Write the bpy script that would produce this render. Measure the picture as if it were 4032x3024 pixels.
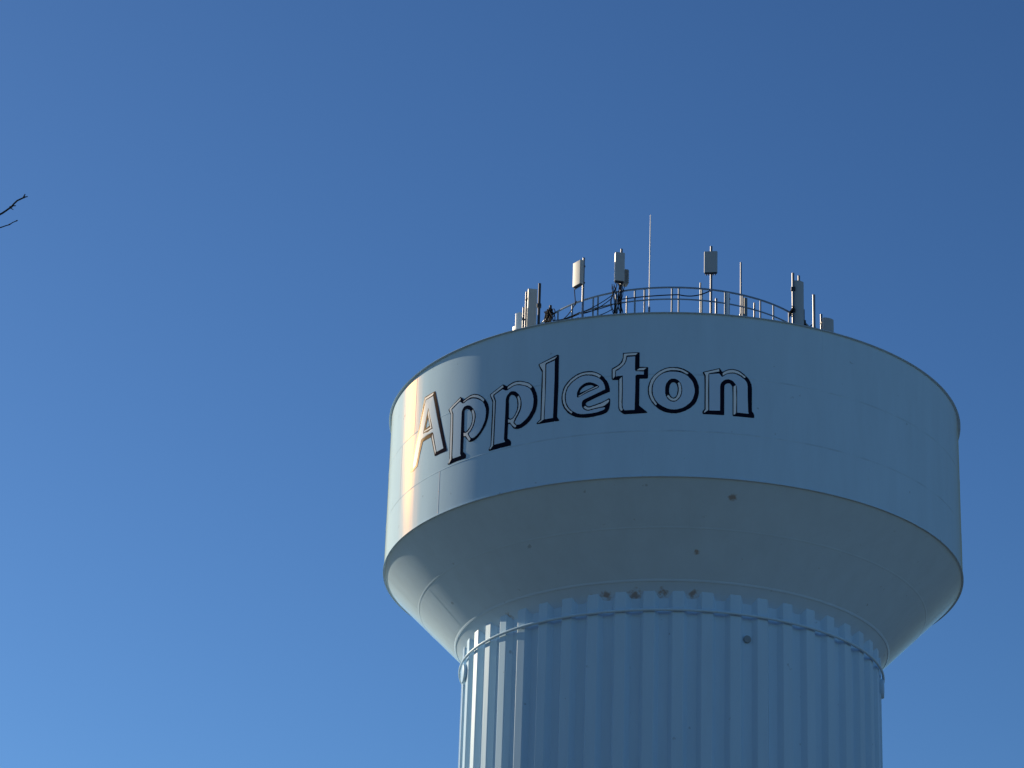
import bpy, bmesh, math, random
from mathutils import Vector, Matrix, Quaternion, geometry

for o in list(bpy.data.objects):
    bpy.data.objects.remove(o, do_unlink=True)
S = bpy.context.scene
C = S.collection
PI = math.pi
rad = math.radians

# ------------------------------------------------------------------ camera
PITCH, YAW, ROLL = 0.41775, -0.05963, 0.03465
CAMY, EYE = -106.72, 1.6
cp, sp, cy, sy = math.cos(PITCH), math.sin(PITCH), math.cos(YAW), math.sin(YAW)
fwd = Vector((sy * cp, cy * cp, sp))
right = Vector((cy, -sy, 0))
up = right.cross(fwd)
r2 = right * math.cos(ROLL) + up * math.sin(ROLL)
u2 = up * math.cos(ROLL) - right * math.sin(ROLL)
cd = bpy.data.cameras.new('camera')
cam = bpy.data.objects.new('camera', cd)
C.objects.link(cam)
M = Matrix((r2, u2, -fwd)).transposed().to_4x4()
M.translation = Vector((0, CAMY, EYE))
cam.matrix_world = M
cd.sensor_fit = 'HORIZONTAL'
cd.sensor_width = 36
cd.lens = 104.23
cd.clip_start = 0.1
cd.clip_end = 20000
S.camera = cam
S.render.resolution_x, S.render.resolution_y = 1024, 768

# ------------------------------------------------------------------ light
SUN_AZ, SUN_EL = -129.5, 23.0        # azimuth measured from the side facing the camera (-y), negative = to the left
sd = Vector((math.sin(rad(SUN_AZ)) * math.cos(rad(SUN_EL)),
             -math.cos(rad(SUN_AZ)) * math.cos(rad(SUN_EL)), math.sin(rad(SUN_EL))))
W = bpy.data.worlds.new('World')
S.world = W
W.use_nodes = True
wn, wl = W.node_tree.nodes, W.node_tree.links
wn.clear()
wo = wn.new('ShaderNodeOutputWorld')
wb = wn.new('ShaderNodeBackground')
ws = wn.new('ShaderNodeTexSky')
ws.sky_type = 'NISHITA'
ws.sun_disc = False
ws.sun_elevation = rad(SUN_EL)
ws.sun_rotation = math.atan2(sd.x, sd.y)
ws.altitude = 200
ws.air_density = 1.0
ws.dust_density = 0.3
ws.ozone_density = 4.0
wb.inputs['Strength'].default_value = 0.10
wg = wn.new('ShaderNodeGamma')            # deep, saturated cold blue of a very clear day
wg.inputs['Gamma'].default_value = 1.4
wm = wn.new('ShaderNodeMix'); wm.data_type = 'RGBA'; wm.blend_type = 'MULTIPLY'
wm.inputs[0].default_value = 1.0
wm.inputs[7].default_value = (0.297, 0.343, 0.348, 1)
wl.new(ws.outputs[0], wg.inputs['Color'])
wl.new(wg.outputs[0], wm.inputs[6])
wl.new(wm.outputs[2], wb.inputs['Color'])
wl.new(wb.outputs[0], wo.inputs['Surface'])

sl = bpy.data.lights.new('sun', 'SUN')
sl.energy = 5.0
sl.angle = rad(0.53)
sl.color = (1.0, 0.82, 0.58)
so = bpy.data.objects.new('sun', sl)
C.objects.link(so)
so.rotation_euler = sd.to_track_quat('Z', 'Y').to_euler()
so.location = (-60, 40, 80)

S.view_settings.view_transform = 'Standard'
S.view_settings.look = 'None'
S.view_settings.exposure = 0.5
S.view_settings.gamma = 1.0

LETTERS = [
    ('A', '-10.23,45.81 -10.19,45.76 -9.93,45.05 -9.29,43.17 -9.31,43.11 -10.04,43.13 -10.36,44 -10.97,44.02 -11.18,43.54 -11.31,43.16 -11.46,43.14 -11.67,43.09 -11.96,43.15 -12.01,43.21 -11.78,43.37 -11.65,43.86 -11.31,44.71 -10.98,45.82 -10.92,45.82', ['-10.66,44.89 -10.5,44.51 -10.8,44.49'],
     '-10.33,45.64 -9.5,43.28 -9.92,43.27 -10.2,44.1 -10.27,44.17 -11.02,44.16 -11.1,44.14 -11.29,43.58 -11.42,43.24 -11.51,43.21 -11.67,43.16 -11.71,43.34 -11.57,43.83 -11.23,44.67 -10.86,45.66', ['-10.65,45.28 -10.26,44.31 -10.97,44.34'],
     ['-10.92,45.77 -10.3,45.77 -10.35,45.69 -10.88,45.69 -10.95,45.53 -10.98,45.55',
      '-10.62,45.18 -10.34,44.36 -10.9,44.37 -10.86,44.42 -10.43,44.42 -10.66,45.04',
      '-10.25,44.09 -9.97,43.3 -10.01,43.2 -10.29,43.99']),
    ('p', '-8.62,45.05 -8.54,44.99 -8.44,44.89 -8.39,44.9 -8.35,44.91 -8.3,44.92 -8.26,44.93 -8.21,44.94 -8.16,44.95 -8.11,44.96 -8.06,44.97 -8.02,44.97 -7.97,44.96 -7.92,44.96 -7.88,44.95 -7.83,44.94 -7.78,44.92 -7.73,44.9 -7.69,44.88 -7.63,44.85 -7.58,44.81 -7.53,44.78 -7.48,44.74 -7.44,44.7 -7.4,44.67 -7.37,44.63 -7.33,44.59 -7.3,44.55 -7.26,44.5 -7.23,44.45 -7.21,44.41 -7.18,44.36 -7.17,44.31 -7.15,44.26 -7.14,44.22 -7.13,44.16 -7.13,44.11 -7.13,44.05 -7.13,44 -7.14,43.94 -7.15,43.87 -7.16,43.81 -7.18,43.76 -7.2,43.7 -7.22,43.64 -7.25,43.58 -7.27,43.53 -7.31,43.48 -7.35,43.43 -7.39,43.38 -7.43,43.34 -7.47,43.29 -7.52,43.25 -7.57,43.21 -7.62,43.17 -7.67,43.14 -7.72,43.12 -7.77,43.1 -7.83,43.09 -7.87,43.08 -7.92,43.08 -7.96,43.09 -8.01,43.09 -8.03,43.1 -8.05,43.11 -8.07,43.12 -8.09,43.14 -8.11,43.17 -8.14,43.2 -8.16,43.23 -8.19,43.26 -8.28,43.35 -8.36,43.39 -8.36,42.83 -8.35,42.81 -8.34,42.79 -8.32,42.77 -8.3,42.75 -8.28,42.73 -8.26,42.71 -8.23,42.69 -8.22,42.67 -8.2,42.65 -8.2,42.63 -8.2,42.61 -8.19,42.59 -8.2,42.56 -8.2,42.55 -8.21,42.53 -8.21,42.51 -9.17,42.52 -9.2,42.57 -9.12,42.65 -9.12,42.8 -9.14,43.8 -9.15,44.5 -9.29,44.73 -9.27,44.76', ['-8.37,44.37 -8.37,44.38 -8.37,44.4 -8.37,44.41 -8.36,44.42 -8.35,44.44 -8.33,44.45 -8.3,44.46 -8.28,44.46 -8.26,44.46 -8.23,44.45 -8.2,44.45 -8.18,44.43 -8.15,44.42 -8.13,44.4 -8.1,44.38 -8.08,44.36 -8.06,44.33 -8.04,44.3 -8.02,44.28 -8,44.25 -7.99,44.21 -7.98,44.18 -7.97,44.14 -7.96,44.11 -7.96,44.07 -7.95,44.03 -7.95,44 -7.95,43.96 -7.96,43.92 -7.96,43.87 -7.98,43.83 -7.99,43.79 -8.01,43.76 -8.03,43.73 -8.05,43.7 -8.08,43.67 -8.11,43.65 -8.14,43.62 -8.17,43.6 -8.21,43.58 -8.22,43.57 -8.24,43.57 -8.27,43.57 -8.29,43.57 -8.31,43.58 -8.32,43.59 -8.33,43.61 -8.35,43.62'],
     '-8.63,44.86 -8.49,44.75 -8.42,44.73 -8.36,44.75 -8.31,44.77 -8.26,44.78 -8.2,44.8 -8.15,44.8 -8.11,44.8 -8.06,44.8 -8.01,44.8 -7.95,44.79 -7.89,44.77 -7.83,44.75 -7.77,44.73 -7.72,44.7 -7.67,44.68 -7.63,44.65 -7.58,44.62 -7.54,44.59 -7.5,44.56 -7.46,44.53 -7.43,44.49 -7.41,44.46 -7.38,44.43 -7.36,44.39 -7.35,44.36 -7.33,44.31 -7.31,44.27 -7.29,44.23 -7.28,44.18 -7.28,44.13 -7.27,44.09 -7.27,44.04 -7.27,44 -7.28,43.95 -7.28,43.9 -7.29,43.85 -7.3,43.8 -7.31,43.75 -7.33,43.7 -7.35,43.66 -7.38,43.61 -7.41,43.56 -7.43,43.51 -7.47,43.47 -7.5,43.42 -7.54,43.38 -7.58,43.34 -7.63,43.31 -7.67,43.27 -7.71,43.25 -7.75,43.24 -7.79,43.22 -7.83,43.22 -7.86,43.21 -7.89,43.21 -7.92,43.22 -7.95,43.23 -7.97,43.24 -7.99,43.27 -8.01,43.29 -8.02,43.31 -8.09,43.42 -8.06,43.45 -8.03,43.48 -8,43.5 -7.96,43.53 -7.93,43.57 -7.89,43.61 -7.86,43.66 -7.83,43.7 -7.81,43.76 -7.79,43.82 -7.78,43.88 -7.77,43.95 -7.76,43.99 -7.76,44.04 -7.77,44.08 -7.78,44.13 -7.79,44.17 -7.8,44.2 -7.82,44.24 -7.84,44.27 -7.85,44.3 -7.87,44.32 -7.89,44.34 -7.9,44.37 -7.92,44.39 -7.95,44.42 -7.97,44.45 -7.99,44.47 -8.01,44.49 -8.04,44.51 -8.06,44.53 -8.09,44.55 -8.12,44.56 -8.14,44.57 -8.17,44.58 -8.2,44.59 -8.23,44.6 -8.26,44.6 -8.29,44.6 -8.32,44.6 -8.35,44.6 -8.38,44.59 -8.41,44.58 -8.43,44.56 -8.45,44.54 -8.47,44.52 -8.48,44.5 -8.49,44.48 -8.51,44.46 -8.51,44.43 -8.52,44.41 -8.52,44.38 -8.52,44.28 -8.52,44.18 -8.52,44.08 -8.52,43.98 -8.52,43.52 -8.51,42.76 -8.46,42.68 -8.91,42.69 -8.94,42.83 -8.95,43.74 -8.98,44.48 -9.06,44.64 -9.07,44.68', [],
     ['-8.61,45 -9.22,44.75 -9.22,44.71 -9.11,44.51 -9.1,43.79 -9.08,42.75 -9.15,42.57 -9.1,42.56 -8.99,42.68 -9,43.76 -9.03,44.48 -9.1,44.65 -9.11,44.71 -8.6,44.92',
      '-8.42,44.83 -8.36,44.84 -8.31,44.86 -8.26,44.88 -8.2,44.89 -8.16,44.9 -8.11,44.91 -8.06,44.92 -8.02,44.92 -7.97,44.92 -7.93,44.92 -7.89,44.91 -7.85,44.9 -7.81,44.89 -7.77,44.87 -7.72,44.86 -7.68,44.84 -7.63,44.81 -7.59,44.78 -7.54,44.75 -7.5,44.71 -7.46,44.68 -7.43,44.65 -7.4,44.62 -7.37,44.58 -7.4,44.52 -7.44,44.55 -7.48,44.59 -7.52,44.62 -7.56,44.66 -7.61,44.69 -7.65,44.72 -7.7,44.74 -7.75,44.77 -7.82,44.8 -7.88,44.82 -7.95,44.84 -8.01,44.85 -8.06,44.86 -8.11,44.86 -8.16,44.85 -8.2,44.85 -8.27,44.83 -8.33,44.81 -8.39,44.79 -8.45,44.77',
      '-7.91,44.34 -7.89,44.31 -7.88,44.28 -7.86,44.25 -7.85,44.22 -7.84,44.19 -7.83,44.16 -7.82,44.12 -7.82,44.09 -7.82,44.05 -7.82,44.02 -7.82,43.99 -7.82,43.96 -7.83,43.91 -7.84,43.85 -7.86,43.8 -7.88,43.74 -7.91,43.69 -7.93,43.65 -7.97,43.6 -8,43.56 -8.03,43.53 -8.07,43.51 -8.11,43.49 -8.15,43.46 -8.14,43.42 -7.98,43.2 -8.02,43.15 -8.07,43.16 -8.2,43.34 -8.24,43.39 -8.35,43.41 -8.36,43.54 -8.25,43.51 -8.22,43.51 -8.2,43.51 -8.18,43.52 -8.15,43.53 -8.12,43.55 -8.09,43.57 -8.07,43.6 -8.04,43.62 -8.01,43.66 -7.99,43.69 -7.96,43.72 -7.94,43.76 -7.93,43.8 -7.92,43.85 -7.91,43.9 -7.91,43.95 -7.9,43.98 -7.9,44.02 -7.91,44.06 -7.91,44.09 -7.92,44.12 -7.93,44.16 -7.94,44.19 -7.95,44.21 -7.96,44.24 -7.97,44.27 -7.97,44.29 -7.98,44.31']),
    ('p', '-6.52,44.98 -6.34,44.86 -6.32,44.87 -6.29,44.88 -6.27,44.9 -6.24,44.91 -6.2,44.92 -6.16,44.94 -6.12,44.95 -6.08,44.96 -6.04,44.97 -6,44.97 -5.96,44.97 -5.92,44.97 -5.88,44.97 -5.83,44.96 -5.79,44.95 -5.74,44.94 -5.7,44.92 -5.66,44.91 -5.61,44.89 -5.57,44.87 -5.52,44.85 -5.48,44.83 -5.43,44.81 -5.39,44.79 -5.36,44.76 -5.32,44.73 -5.29,44.7 -5.26,44.67 -5.23,44.63 -5.2,44.6 -5.18,44.56 -5.15,44.52 -5.13,44.47 -5.11,44.42 -5.09,44.38 -5.07,44.33 -5.06,44.28 -5.04,44.23 -5.03,44.17 -5.03,44.12 -5.02,44.06 -5.02,44.01 -5.02,43.95 -5.02,43.89 -5.03,43.84 -5.04,43.78 -5.05,43.73 -5.06,43.68 -5.08,43.63 -5.1,43.58 -5.13,43.53 -5.16,43.49 -5.19,43.44 -5.22,43.39 -5.26,43.34 -5.3,43.3 -5.34,43.26 -5.38,43.23 -5.42,43.2 -5.47,43.17 -5.51,43.15 -5.56,43.12 -5.61,43.1 -5.66,43.08 -5.7,43.08 -5.75,43.07 -5.8,43.07 -5.85,43.08 -5.89,43.09 -5.92,43.1 -5.96,43.12 -5.99,43.14 -6.02,43.17 -6.05,43.21 -6.07,43.25 -6.1,43.28 -6.11,43.3 -6.12,43.31 -6.13,43.32 -6.15,43.34 -6.23,43.36 -6.24,42.8 -6.21,42.77 -6.18,42.75 -6.15,42.73 -6.12,42.7 -6.11,42.68 -6.09,42.66 -6.08,42.63 -6.08,42.61 -6.07,42.58 -6.07,42.55 -6.08,42.52 -6.08,42.49 -7.04,42.49 -7.08,42.54 -7.07,42.58 -6.99,42.7 -6.99,43.34 -6.98,44.39 -7.11,44.68 -7.1,44.73', ['-6.2,44.42 -6.19,44.43 -6.18,44.45 -6.17,44.45 -6.15,44.46 -6.14,44.47 -6.12,44.47 -6.1,44.46 -6.08,44.46 -6.06,44.45 -6.04,44.44 -6.02,44.43 -6,44.42 -5.98,44.4 -5.96,44.37 -5.93,44.35 -5.92,44.32 -5.9,44.29 -5.89,44.26 -5.88,44.23 -5.87,44.2 -5.87,44.16 -5.86,44.13 -5.86,44.09 -5.85,44.05 -5.85,44.01 -5.85,43.96 -5.86,43.92 -5.86,43.88 -5.87,43.84 -5.88,43.8 -5.9,43.76 -5.92,43.73 -5.93,43.69 -5.96,43.65 -5.98,43.62 -6.01,43.59 -6.03,43.57 -6.04,43.56 -6.06,43.55 -6.09,43.54 -6.1,43.54 -6.12,43.54 -6.14,43.54 -6.16,43.55 -6.17,43.56 -6.18,43.57 -6.2,43.58 -6.21,43.59 -6.22,43.97 -6.22,44.05 -6.22,44.13 -6.23,44.2 -6.23,44.28 -6.22,44.32 -6.22,44.35 -6.21,44.39'],
     '-6.53,44.78 -6.39,44.7 -6.29,44.69 -6.26,44.71 -6.23,44.72 -6.2,44.73 -6.17,44.75 -6.13,44.76 -6.09,44.78 -6.04,44.79 -6,44.8 -5.95,44.8 -5.91,44.8 -5.86,44.79 -5.82,44.78 -5.77,44.77 -5.72,44.75 -5.67,44.74 -5.62,44.72 -5.57,44.7 -5.53,44.68 -5.49,44.65 -5.44,44.63 -5.41,44.6 -5.38,44.58 -5.35,44.55 -5.33,44.52 -5.3,44.48 -5.28,44.44 -5.26,44.4 -5.24,44.36 -5.23,44.31 -5.21,44.27 -5.2,44.22 -5.19,44.17 -5.18,44.12 -5.18,44.06 -5.18,44.01 -5.18,43.96 -5.19,43.91 -5.19,43.86 -5.2,43.81 -5.21,43.77 -5.23,43.72 -5.25,43.67 -5.28,43.63 -5.3,43.59 -5.33,43.54 -5.36,43.5 -5.39,43.47 -5.42,43.43 -5.46,43.39 -5.5,43.36 -5.54,43.33 -5.59,43.3 -5.62,43.28 -5.65,43.27 -5.68,43.25 -5.72,43.24 -5.75,43.23 -5.79,43.24 -5.82,43.24 -5.86,43.24 -5.95,43.36 -5.93,43.39 -5.91,43.42 -5.89,43.45 -5.88,43.48 -5.85,43.52 -5.82,43.57 -5.79,43.61 -5.77,43.66 -5.74,43.7 -5.72,43.75 -5.7,43.79 -5.69,43.84 -5.68,43.88 -5.67,43.93 -5.67,43.97 -5.67,44.02 -5.67,44.06 -5.68,44.11 -5.69,44.16 -5.7,44.2 -5.71,44.24 -5.72,44.28 -5.74,44.31 -5.76,44.35 -5.78,44.38 -5.8,44.42 -5.83,44.45 -5.86,44.48 -5.88,44.5 -5.91,44.53 -5.94,44.55 -5.97,44.57 -5.99,44.58 -6.02,44.59 -6.04,44.6 -6.07,44.6 -6.1,44.61 -6.12,44.61 -6.15,44.61 -6.18,44.6 -6.21,44.59 -6.23,44.57 -6.25,44.55 -6.28,44.53 -6.3,44.51 -6.31,44.49 -6.33,44.47 -6.34,44.44 -6.35,44.42 -6.36,44.39 -6.37,44.36 -6.37,44.33 -6.37,44.23 -6.37,44.12 -6.37,44.02 -6.37,43.92 -6.38,43.38 -6.39,42.79 -6.33,42.68 -6.82,42.68 -6.82,43.3 -6.81,44.02 -6.81,44.4 -6.89,44.59 -6.89,44.64', [],
     ['-6.52,44.94 -7.06,44.7 -7.07,44.68 -6.93,44.43 -6.92,43.87 -6.93,43.33 -6.95,42.69 -7.03,42.58 -7.02,42.55 -6.98,42.55 -6.87,42.66 -6.87,43.14 -6.86,43.85 -6.86,44.39 -6.95,44.6 -6.94,44.67 -6.49,44.86',
      '-6.3,44.82 -6.27,44.83 -6.24,44.85 -6.21,44.86 -6.18,44.87 -6.14,44.89 -6.1,44.9 -6.06,44.91 -6.02,44.92 -5.98,44.92 -5.94,44.93 -5.9,44.92 -5.86,44.92 -5.82,44.91 -5.78,44.91 -5.74,44.9 -5.7,44.88 -5.66,44.87 -5.61,44.85 -5.57,44.84 -5.53,44.82 -5.49,44.8 -5.45,44.78 -5.41,44.76 -5.37,44.74 -5.34,44.71 -5.31,44.67 -5.28,44.64 -5.26,44.61 -5.3,44.55 -5.33,44.58 -5.37,44.61 -5.41,44.64 -5.44,44.67 -5.49,44.69 -5.53,44.71 -5.58,44.73 -5.62,44.75 -5.67,44.77 -5.72,44.79 -5.77,44.81 -5.82,44.82 -5.86,44.83 -5.91,44.83 -5.95,44.83 -6,44.83 -6.04,44.82 -6.09,44.81 -6.13,44.8 -6.17,44.78 -6.21,44.77 -6.24,44.76 -6.27,44.75 -6.3,44.74',
      '-5.81,44.37 -5.8,44.34 -5.78,44.32 -5.77,44.29 -5.76,44.27 -5.75,44.23 -5.74,44.2 -5.73,44.17 -5.72,44.13 -5.72,44.1 -5.72,44.07 -5.72,44.04 -5.72,44.01 -5.72,43.97 -5.73,43.93 -5.73,43.89 -5.74,43.85 -5.76,43.8 -5.78,43.76 -5.8,43.72 -5.83,43.67 -5.85,43.63 -5.88,43.59 -5.91,43.54 -5.94,43.5 -5.95,43.47 -5.97,43.43 -5.98,43.4 -6,43.37 -5.98,43.32 -5.87,43.21 -5.88,43.17 -5.92,43.15 -5.98,43.2 -6.01,43.23 -6.03,43.25 -6.05,43.28 -6.08,43.31 -6.09,43.33 -6.11,43.35 -6.12,43.37 -6.13,43.39 -6.22,43.4 -6.23,43.53 -6.12,43.49 -6.1,43.49 -6.08,43.5 -6.06,43.5 -6.04,43.5 -6.02,43.52 -5.99,43.54 -5.97,43.57 -5.95,43.59 -5.92,43.62 -5.9,43.66 -5.88,43.69 -5.86,43.73 -5.84,43.77 -5.83,43.81 -5.81,43.86 -5.8,43.9 -5.8,43.94 -5.8,43.97 -5.8,44.01 -5.8,44.04 -5.8,44.08 -5.81,44.12 -5.81,44.15 -5.82,44.19 -5.83,44.22 -5.84,44.26 -5.85,44.29 -5.86,44.33']),
    ('l', '-4.25,45.69 -4.21,45.65 -4.21,45.56 -4.2,44.41 -4.22,43.26 -4.13,43.11 -4.15,43.09 -5,43.1 -5.03,43.14 -5.02,43.16 -4.88,43.27 -4.88,44.34 -4.87,45.1 -5.02,45.41 -5.01,45.45 -4.3,45.69', [],
     '-4.37,45.48 -4.69,45.39 -4.7,45.34 -4.69,44.67 -4.7,43.96 -4.71,43.24 -4.38,43.24 -4.37,43.72 -4.36,44.8', [],
     ['-4.27,45.64 -4.96,45.43 -4.97,45.4 -4.83,45.15 -4.82,44.7 -4.83,43.98 -4.83,43.25 -4.97,43.14 -4.93,43.14 -4.74,43.24 -4.74,43.43 -4.72,44.14 -4.74,45.4 -4.7,45.44 -4.38,45.53']),
    ('e', '-2.27,44.01 -2.27,44.03 -2.27,44.05 -2.27,44.08 -2.27,44.1 -2.27,44.12 -2.28,44.15 -2.29,44.17 -2.29,44.2 -2.3,44.23 -2.31,44.27 -2.32,44.3 -2.33,44.34 -2.35,44.37 -2.37,44.41 -2.39,44.44 -2.41,44.47 -2.44,44.5 -2.46,44.53 -2.48,44.57 -2.5,44.6 -2.53,44.62 -2.56,44.65 -2.58,44.68 -2.61,44.7 -2.65,44.73 -2.68,44.75 -2.72,44.77 -2.76,44.8 -2.79,44.81 -2.83,44.83 -2.87,44.84 -2.91,44.86 -2.95,44.87 -3,44.87 -3.04,44.88 -3.08,44.88 -3.12,44.88 -3.16,44.88 -3.21,44.88 -3.25,44.88 -3.29,44.87 -3.33,44.86 -3.38,44.85 -3.42,44.84 -3.46,44.83 -3.5,44.81 -3.54,44.79 -3.58,44.77 -3.62,44.74 -3.67,44.72 -3.7,44.69 -3.74,44.66 -3.78,44.63 -3.81,44.6 -3.84,44.57 -3.87,44.54 -3.9,44.5 -3.93,44.46 -3.96,44.42 -3.98,44.38 -4,44.34 -4.02,44.29 -4.03,44.25 -4.04,44.2 -4.05,44.15 -4.06,44.11 -4.06,44.06 -4.07,44.02 -4.07,43.97 -4.07,43.93 -4.06,43.88 -4.06,43.84 -4.05,43.8 -4.04,43.76 -4.03,43.72 -4.02,43.68 -4,43.64 -3.98,43.59 -3.96,43.55 -3.93,43.51 -3.9,43.47 -3.87,43.43 -3.84,43.39 -3.81,43.35 -3.77,43.32 -3.73,43.29 -3.69,43.26 -3.66,43.24 -3.61,43.21 -3.57,43.19 -3.53,43.16 -3.48,43.15 -3.43,43.13 -3.38,43.12 -3.33,43.11 -3.28,43.1 -3.22,43.09 -3.17,43.09 -3.12,43.08 -3.06,43.08 -3.01,43.08 -2.96,43.09 -2.9,43.09 -2.85,43.09 -2.8,43.1 -2.75,43.11 -2.7,43.12 -2.65,43.12 -2.61,43.13 -2.56,43.14 -2.52,43.15 -2.48,43.16 -2.44,43.18 -2.42,43.19 -2.39,43.2 -2.36,43.22 -2.34,43.24 -2.32,43.27 -2.31,43.29 -2.29,43.32 -2.28,43.35 -2.27,43.38 -2.27,43.41 -2.26,43.44 -2.26,43.48 -2.25,43.52 -2.25,43.56 -2.25,43.6 -2.25,43.63 -2.25,43.65 -2.25,43.68 -2.25,43.71 -2.28,43.75 -2.32,43.75 -2.36,43.72 -2.4,43.7 -2.44,43.68 -2.49,43.66 -2.53,43.64 -2.57,43.62 -2.62,43.61 -2.66,43.6 -2.71,43.58 -2.76,43.57 -2.81,43.55 -2.86,43.54 -2.9,43.53 -2.93,43.52 -2.96,43.51 -3,43.51 -3.02,43.51 -3.04,43.51 -3.06,43.52 -3.08,43.53 -3.1,43.54 -3.11,43.55 -3.12,43.57 -3.13,43.58 -3.14,43.6 -3.14,43.61 -3.14,43.63 -3.14,43.64 -3.13,43.65 -3.12,43.66 -3.11,43.67 -3.1,43.68 -3.07,43.7 -3.03,43.71 -3,43.72 -2.96,43.74 -2.67,43.86 -2.28,44', ['-3.38,44.06 -3.37,44.09 -3.37,44.11 -3.36,44.14 -3.35,44.17 -3.33,44.19 -3.31,44.22 -3.29,44.23 -3.27,44.25 -3.24,44.27 -3.22,44.28 -3.19,44.3 -3.16,44.31 -3.13,44.32 -3.1,44.32 -3.07,44.33 -3.04,44.33 -3.02,44.33 -2.99,44.33 -2.96,44.33 -2.94,44.32 -2.91,44.31 -2.89,44.29 -2.87,44.28 -2.85,44.26 -3.09,44.16'],
     '-2.44,44.11 -2.44,44.14 -2.45,44.17 -2.45,44.21 -2.46,44.24 -2.47,44.27 -2.48,44.31 -2.5,44.34 -2.51,44.38 -2.53,44.41 -2.55,44.44 -2.57,44.46 -2.6,44.49 -2.62,44.51 -2.65,44.54 -2.67,44.56 -2.7,44.58 -2.74,44.6 -2.77,44.62 -2.8,44.63 -2.84,44.65 -2.87,44.66 -2.91,44.67 -2.94,44.69 -2.98,44.69 -3.02,44.7 -3.05,44.71 -3.09,44.71 -3.12,44.71 -3.16,44.72 -3.2,44.72 -3.23,44.71 -3.27,44.71 -3.31,44.7 -3.35,44.69 -3.39,44.68 -3.42,44.66 -3.46,44.65 -3.5,44.62 -3.54,44.6 -3.58,44.57 -3.62,44.55 -3.65,44.52 -3.69,44.49 -3.72,44.45 -3.75,44.42 -3.78,44.38 -3.81,44.35 -3.83,44.31 -3.85,44.26 -3.86,44.22 -3.88,44.17 -3.89,44.13 -3.89,44.08 -3.9,44.04 -3.9,44 -3.9,43.95 -3.9,43.91 -3.89,43.87 -3.89,43.83 -3.88,43.79 -3.87,43.74 -3.85,43.7 -3.83,43.66 -3.81,43.62 -3.79,43.58 -3.77,43.55 -3.74,43.51 -3.71,43.48 -3.69,43.45 -3.66,43.42 -3.63,43.4 -3.6,43.38 -3.56,43.35 -3.52,43.33 -3.48,43.3 -3.44,43.28 -3.39,43.27 -3.35,43.25 -3.3,43.24 -3.26,43.24 -3.21,43.23 -3.16,43.23 -3.11,43.23 -3.07,43.23 -3.01,43.23 -2.96,43.23 -2.91,43.23 -2.85,43.24 -2.79,43.24 -2.73,43.25 -2.68,43.26 -2.62,43.28 -2.58,43.29 -2.54,43.3 -2.49,43.32 -2.46,43.34 -2.45,43.35 -2.44,43.36 -2.44,43.38 -2.43,43.39 -2.45,43.42 -2.52,43.41 -2.58,43.41 -2.65,43.4 -2.71,43.39 -2.76,43.38 -2.8,43.38 -2.85,43.37 -2.89,43.36 -2.93,43.35 -2.96,43.35 -3,43.34 -3.03,43.34 -3.06,43.34 -3.09,43.35 -3.12,43.36 -3.14,43.37 -3.17,43.39 -3.19,43.4 -3.22,43.42 -3.24,43.45 -3.25,43.47 -3.27,43.49 -3.28,43.51 -3.28,43.54 -3.29,43.57 -3.29,43.59 -3.29,43.62 -3.29,43.65 -3.29,43.68 -3.28,43.7 -3.27,43.73 -3.26,43.75 -3.25,43.77 -3.22,43.78 -3.2,43.8 -3.17,43.81 -3.12,43.83 -3.07,43.85 -3.02,43.87 -2.96,43.89 -2.67,44.01', ['-3.48,43.92 -3.48,43.95 -3.48,43.98 -3.48,44.02 -3.48,44.05 -3.48,44.08 -3.47,44.11 -3.46,44.14 -3.45,44.17 -3.43,44.2 -3.42,44.23 -3.4,44.26 -3.38,44.28 -3.36,44.31 -3.33,44.33 -3.31,44.35 -3.28,44.37 -3.25,44.39 -3.22,44.41 -3.19,44.42 -3.15,44.43 -3.12,44.44 -3.09,44.44 -3.06,44.45 -3.02,44.44 -2.98,44.44 -2.95,44.42 -2.91,44.41 -2.88,44.4 -2.84,44.38 -2.81,44.36 -2.77,44.34 -2.73,44.31 -2.72,44.3 -2.7,44.29 -2.69,44.27 -2.67,44.26 -2.67,44.24 -2.67,44.23 -2.67,44.22 -2.68,44.21 -2.69,44.2 -2.7,44.19 -2.71,44.19 -2.72,44.18 -3.08,44.05 -3.42,43.9 -3.45,43.9'],
     ['-2.71,44.26 -2.7,44.23 -2.73,44.21 -3.09,44.09 -3.39,43.93 -3.43,43.94 -3.41,43.96 -3.09,44.12 -2.76,44.25',
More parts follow.
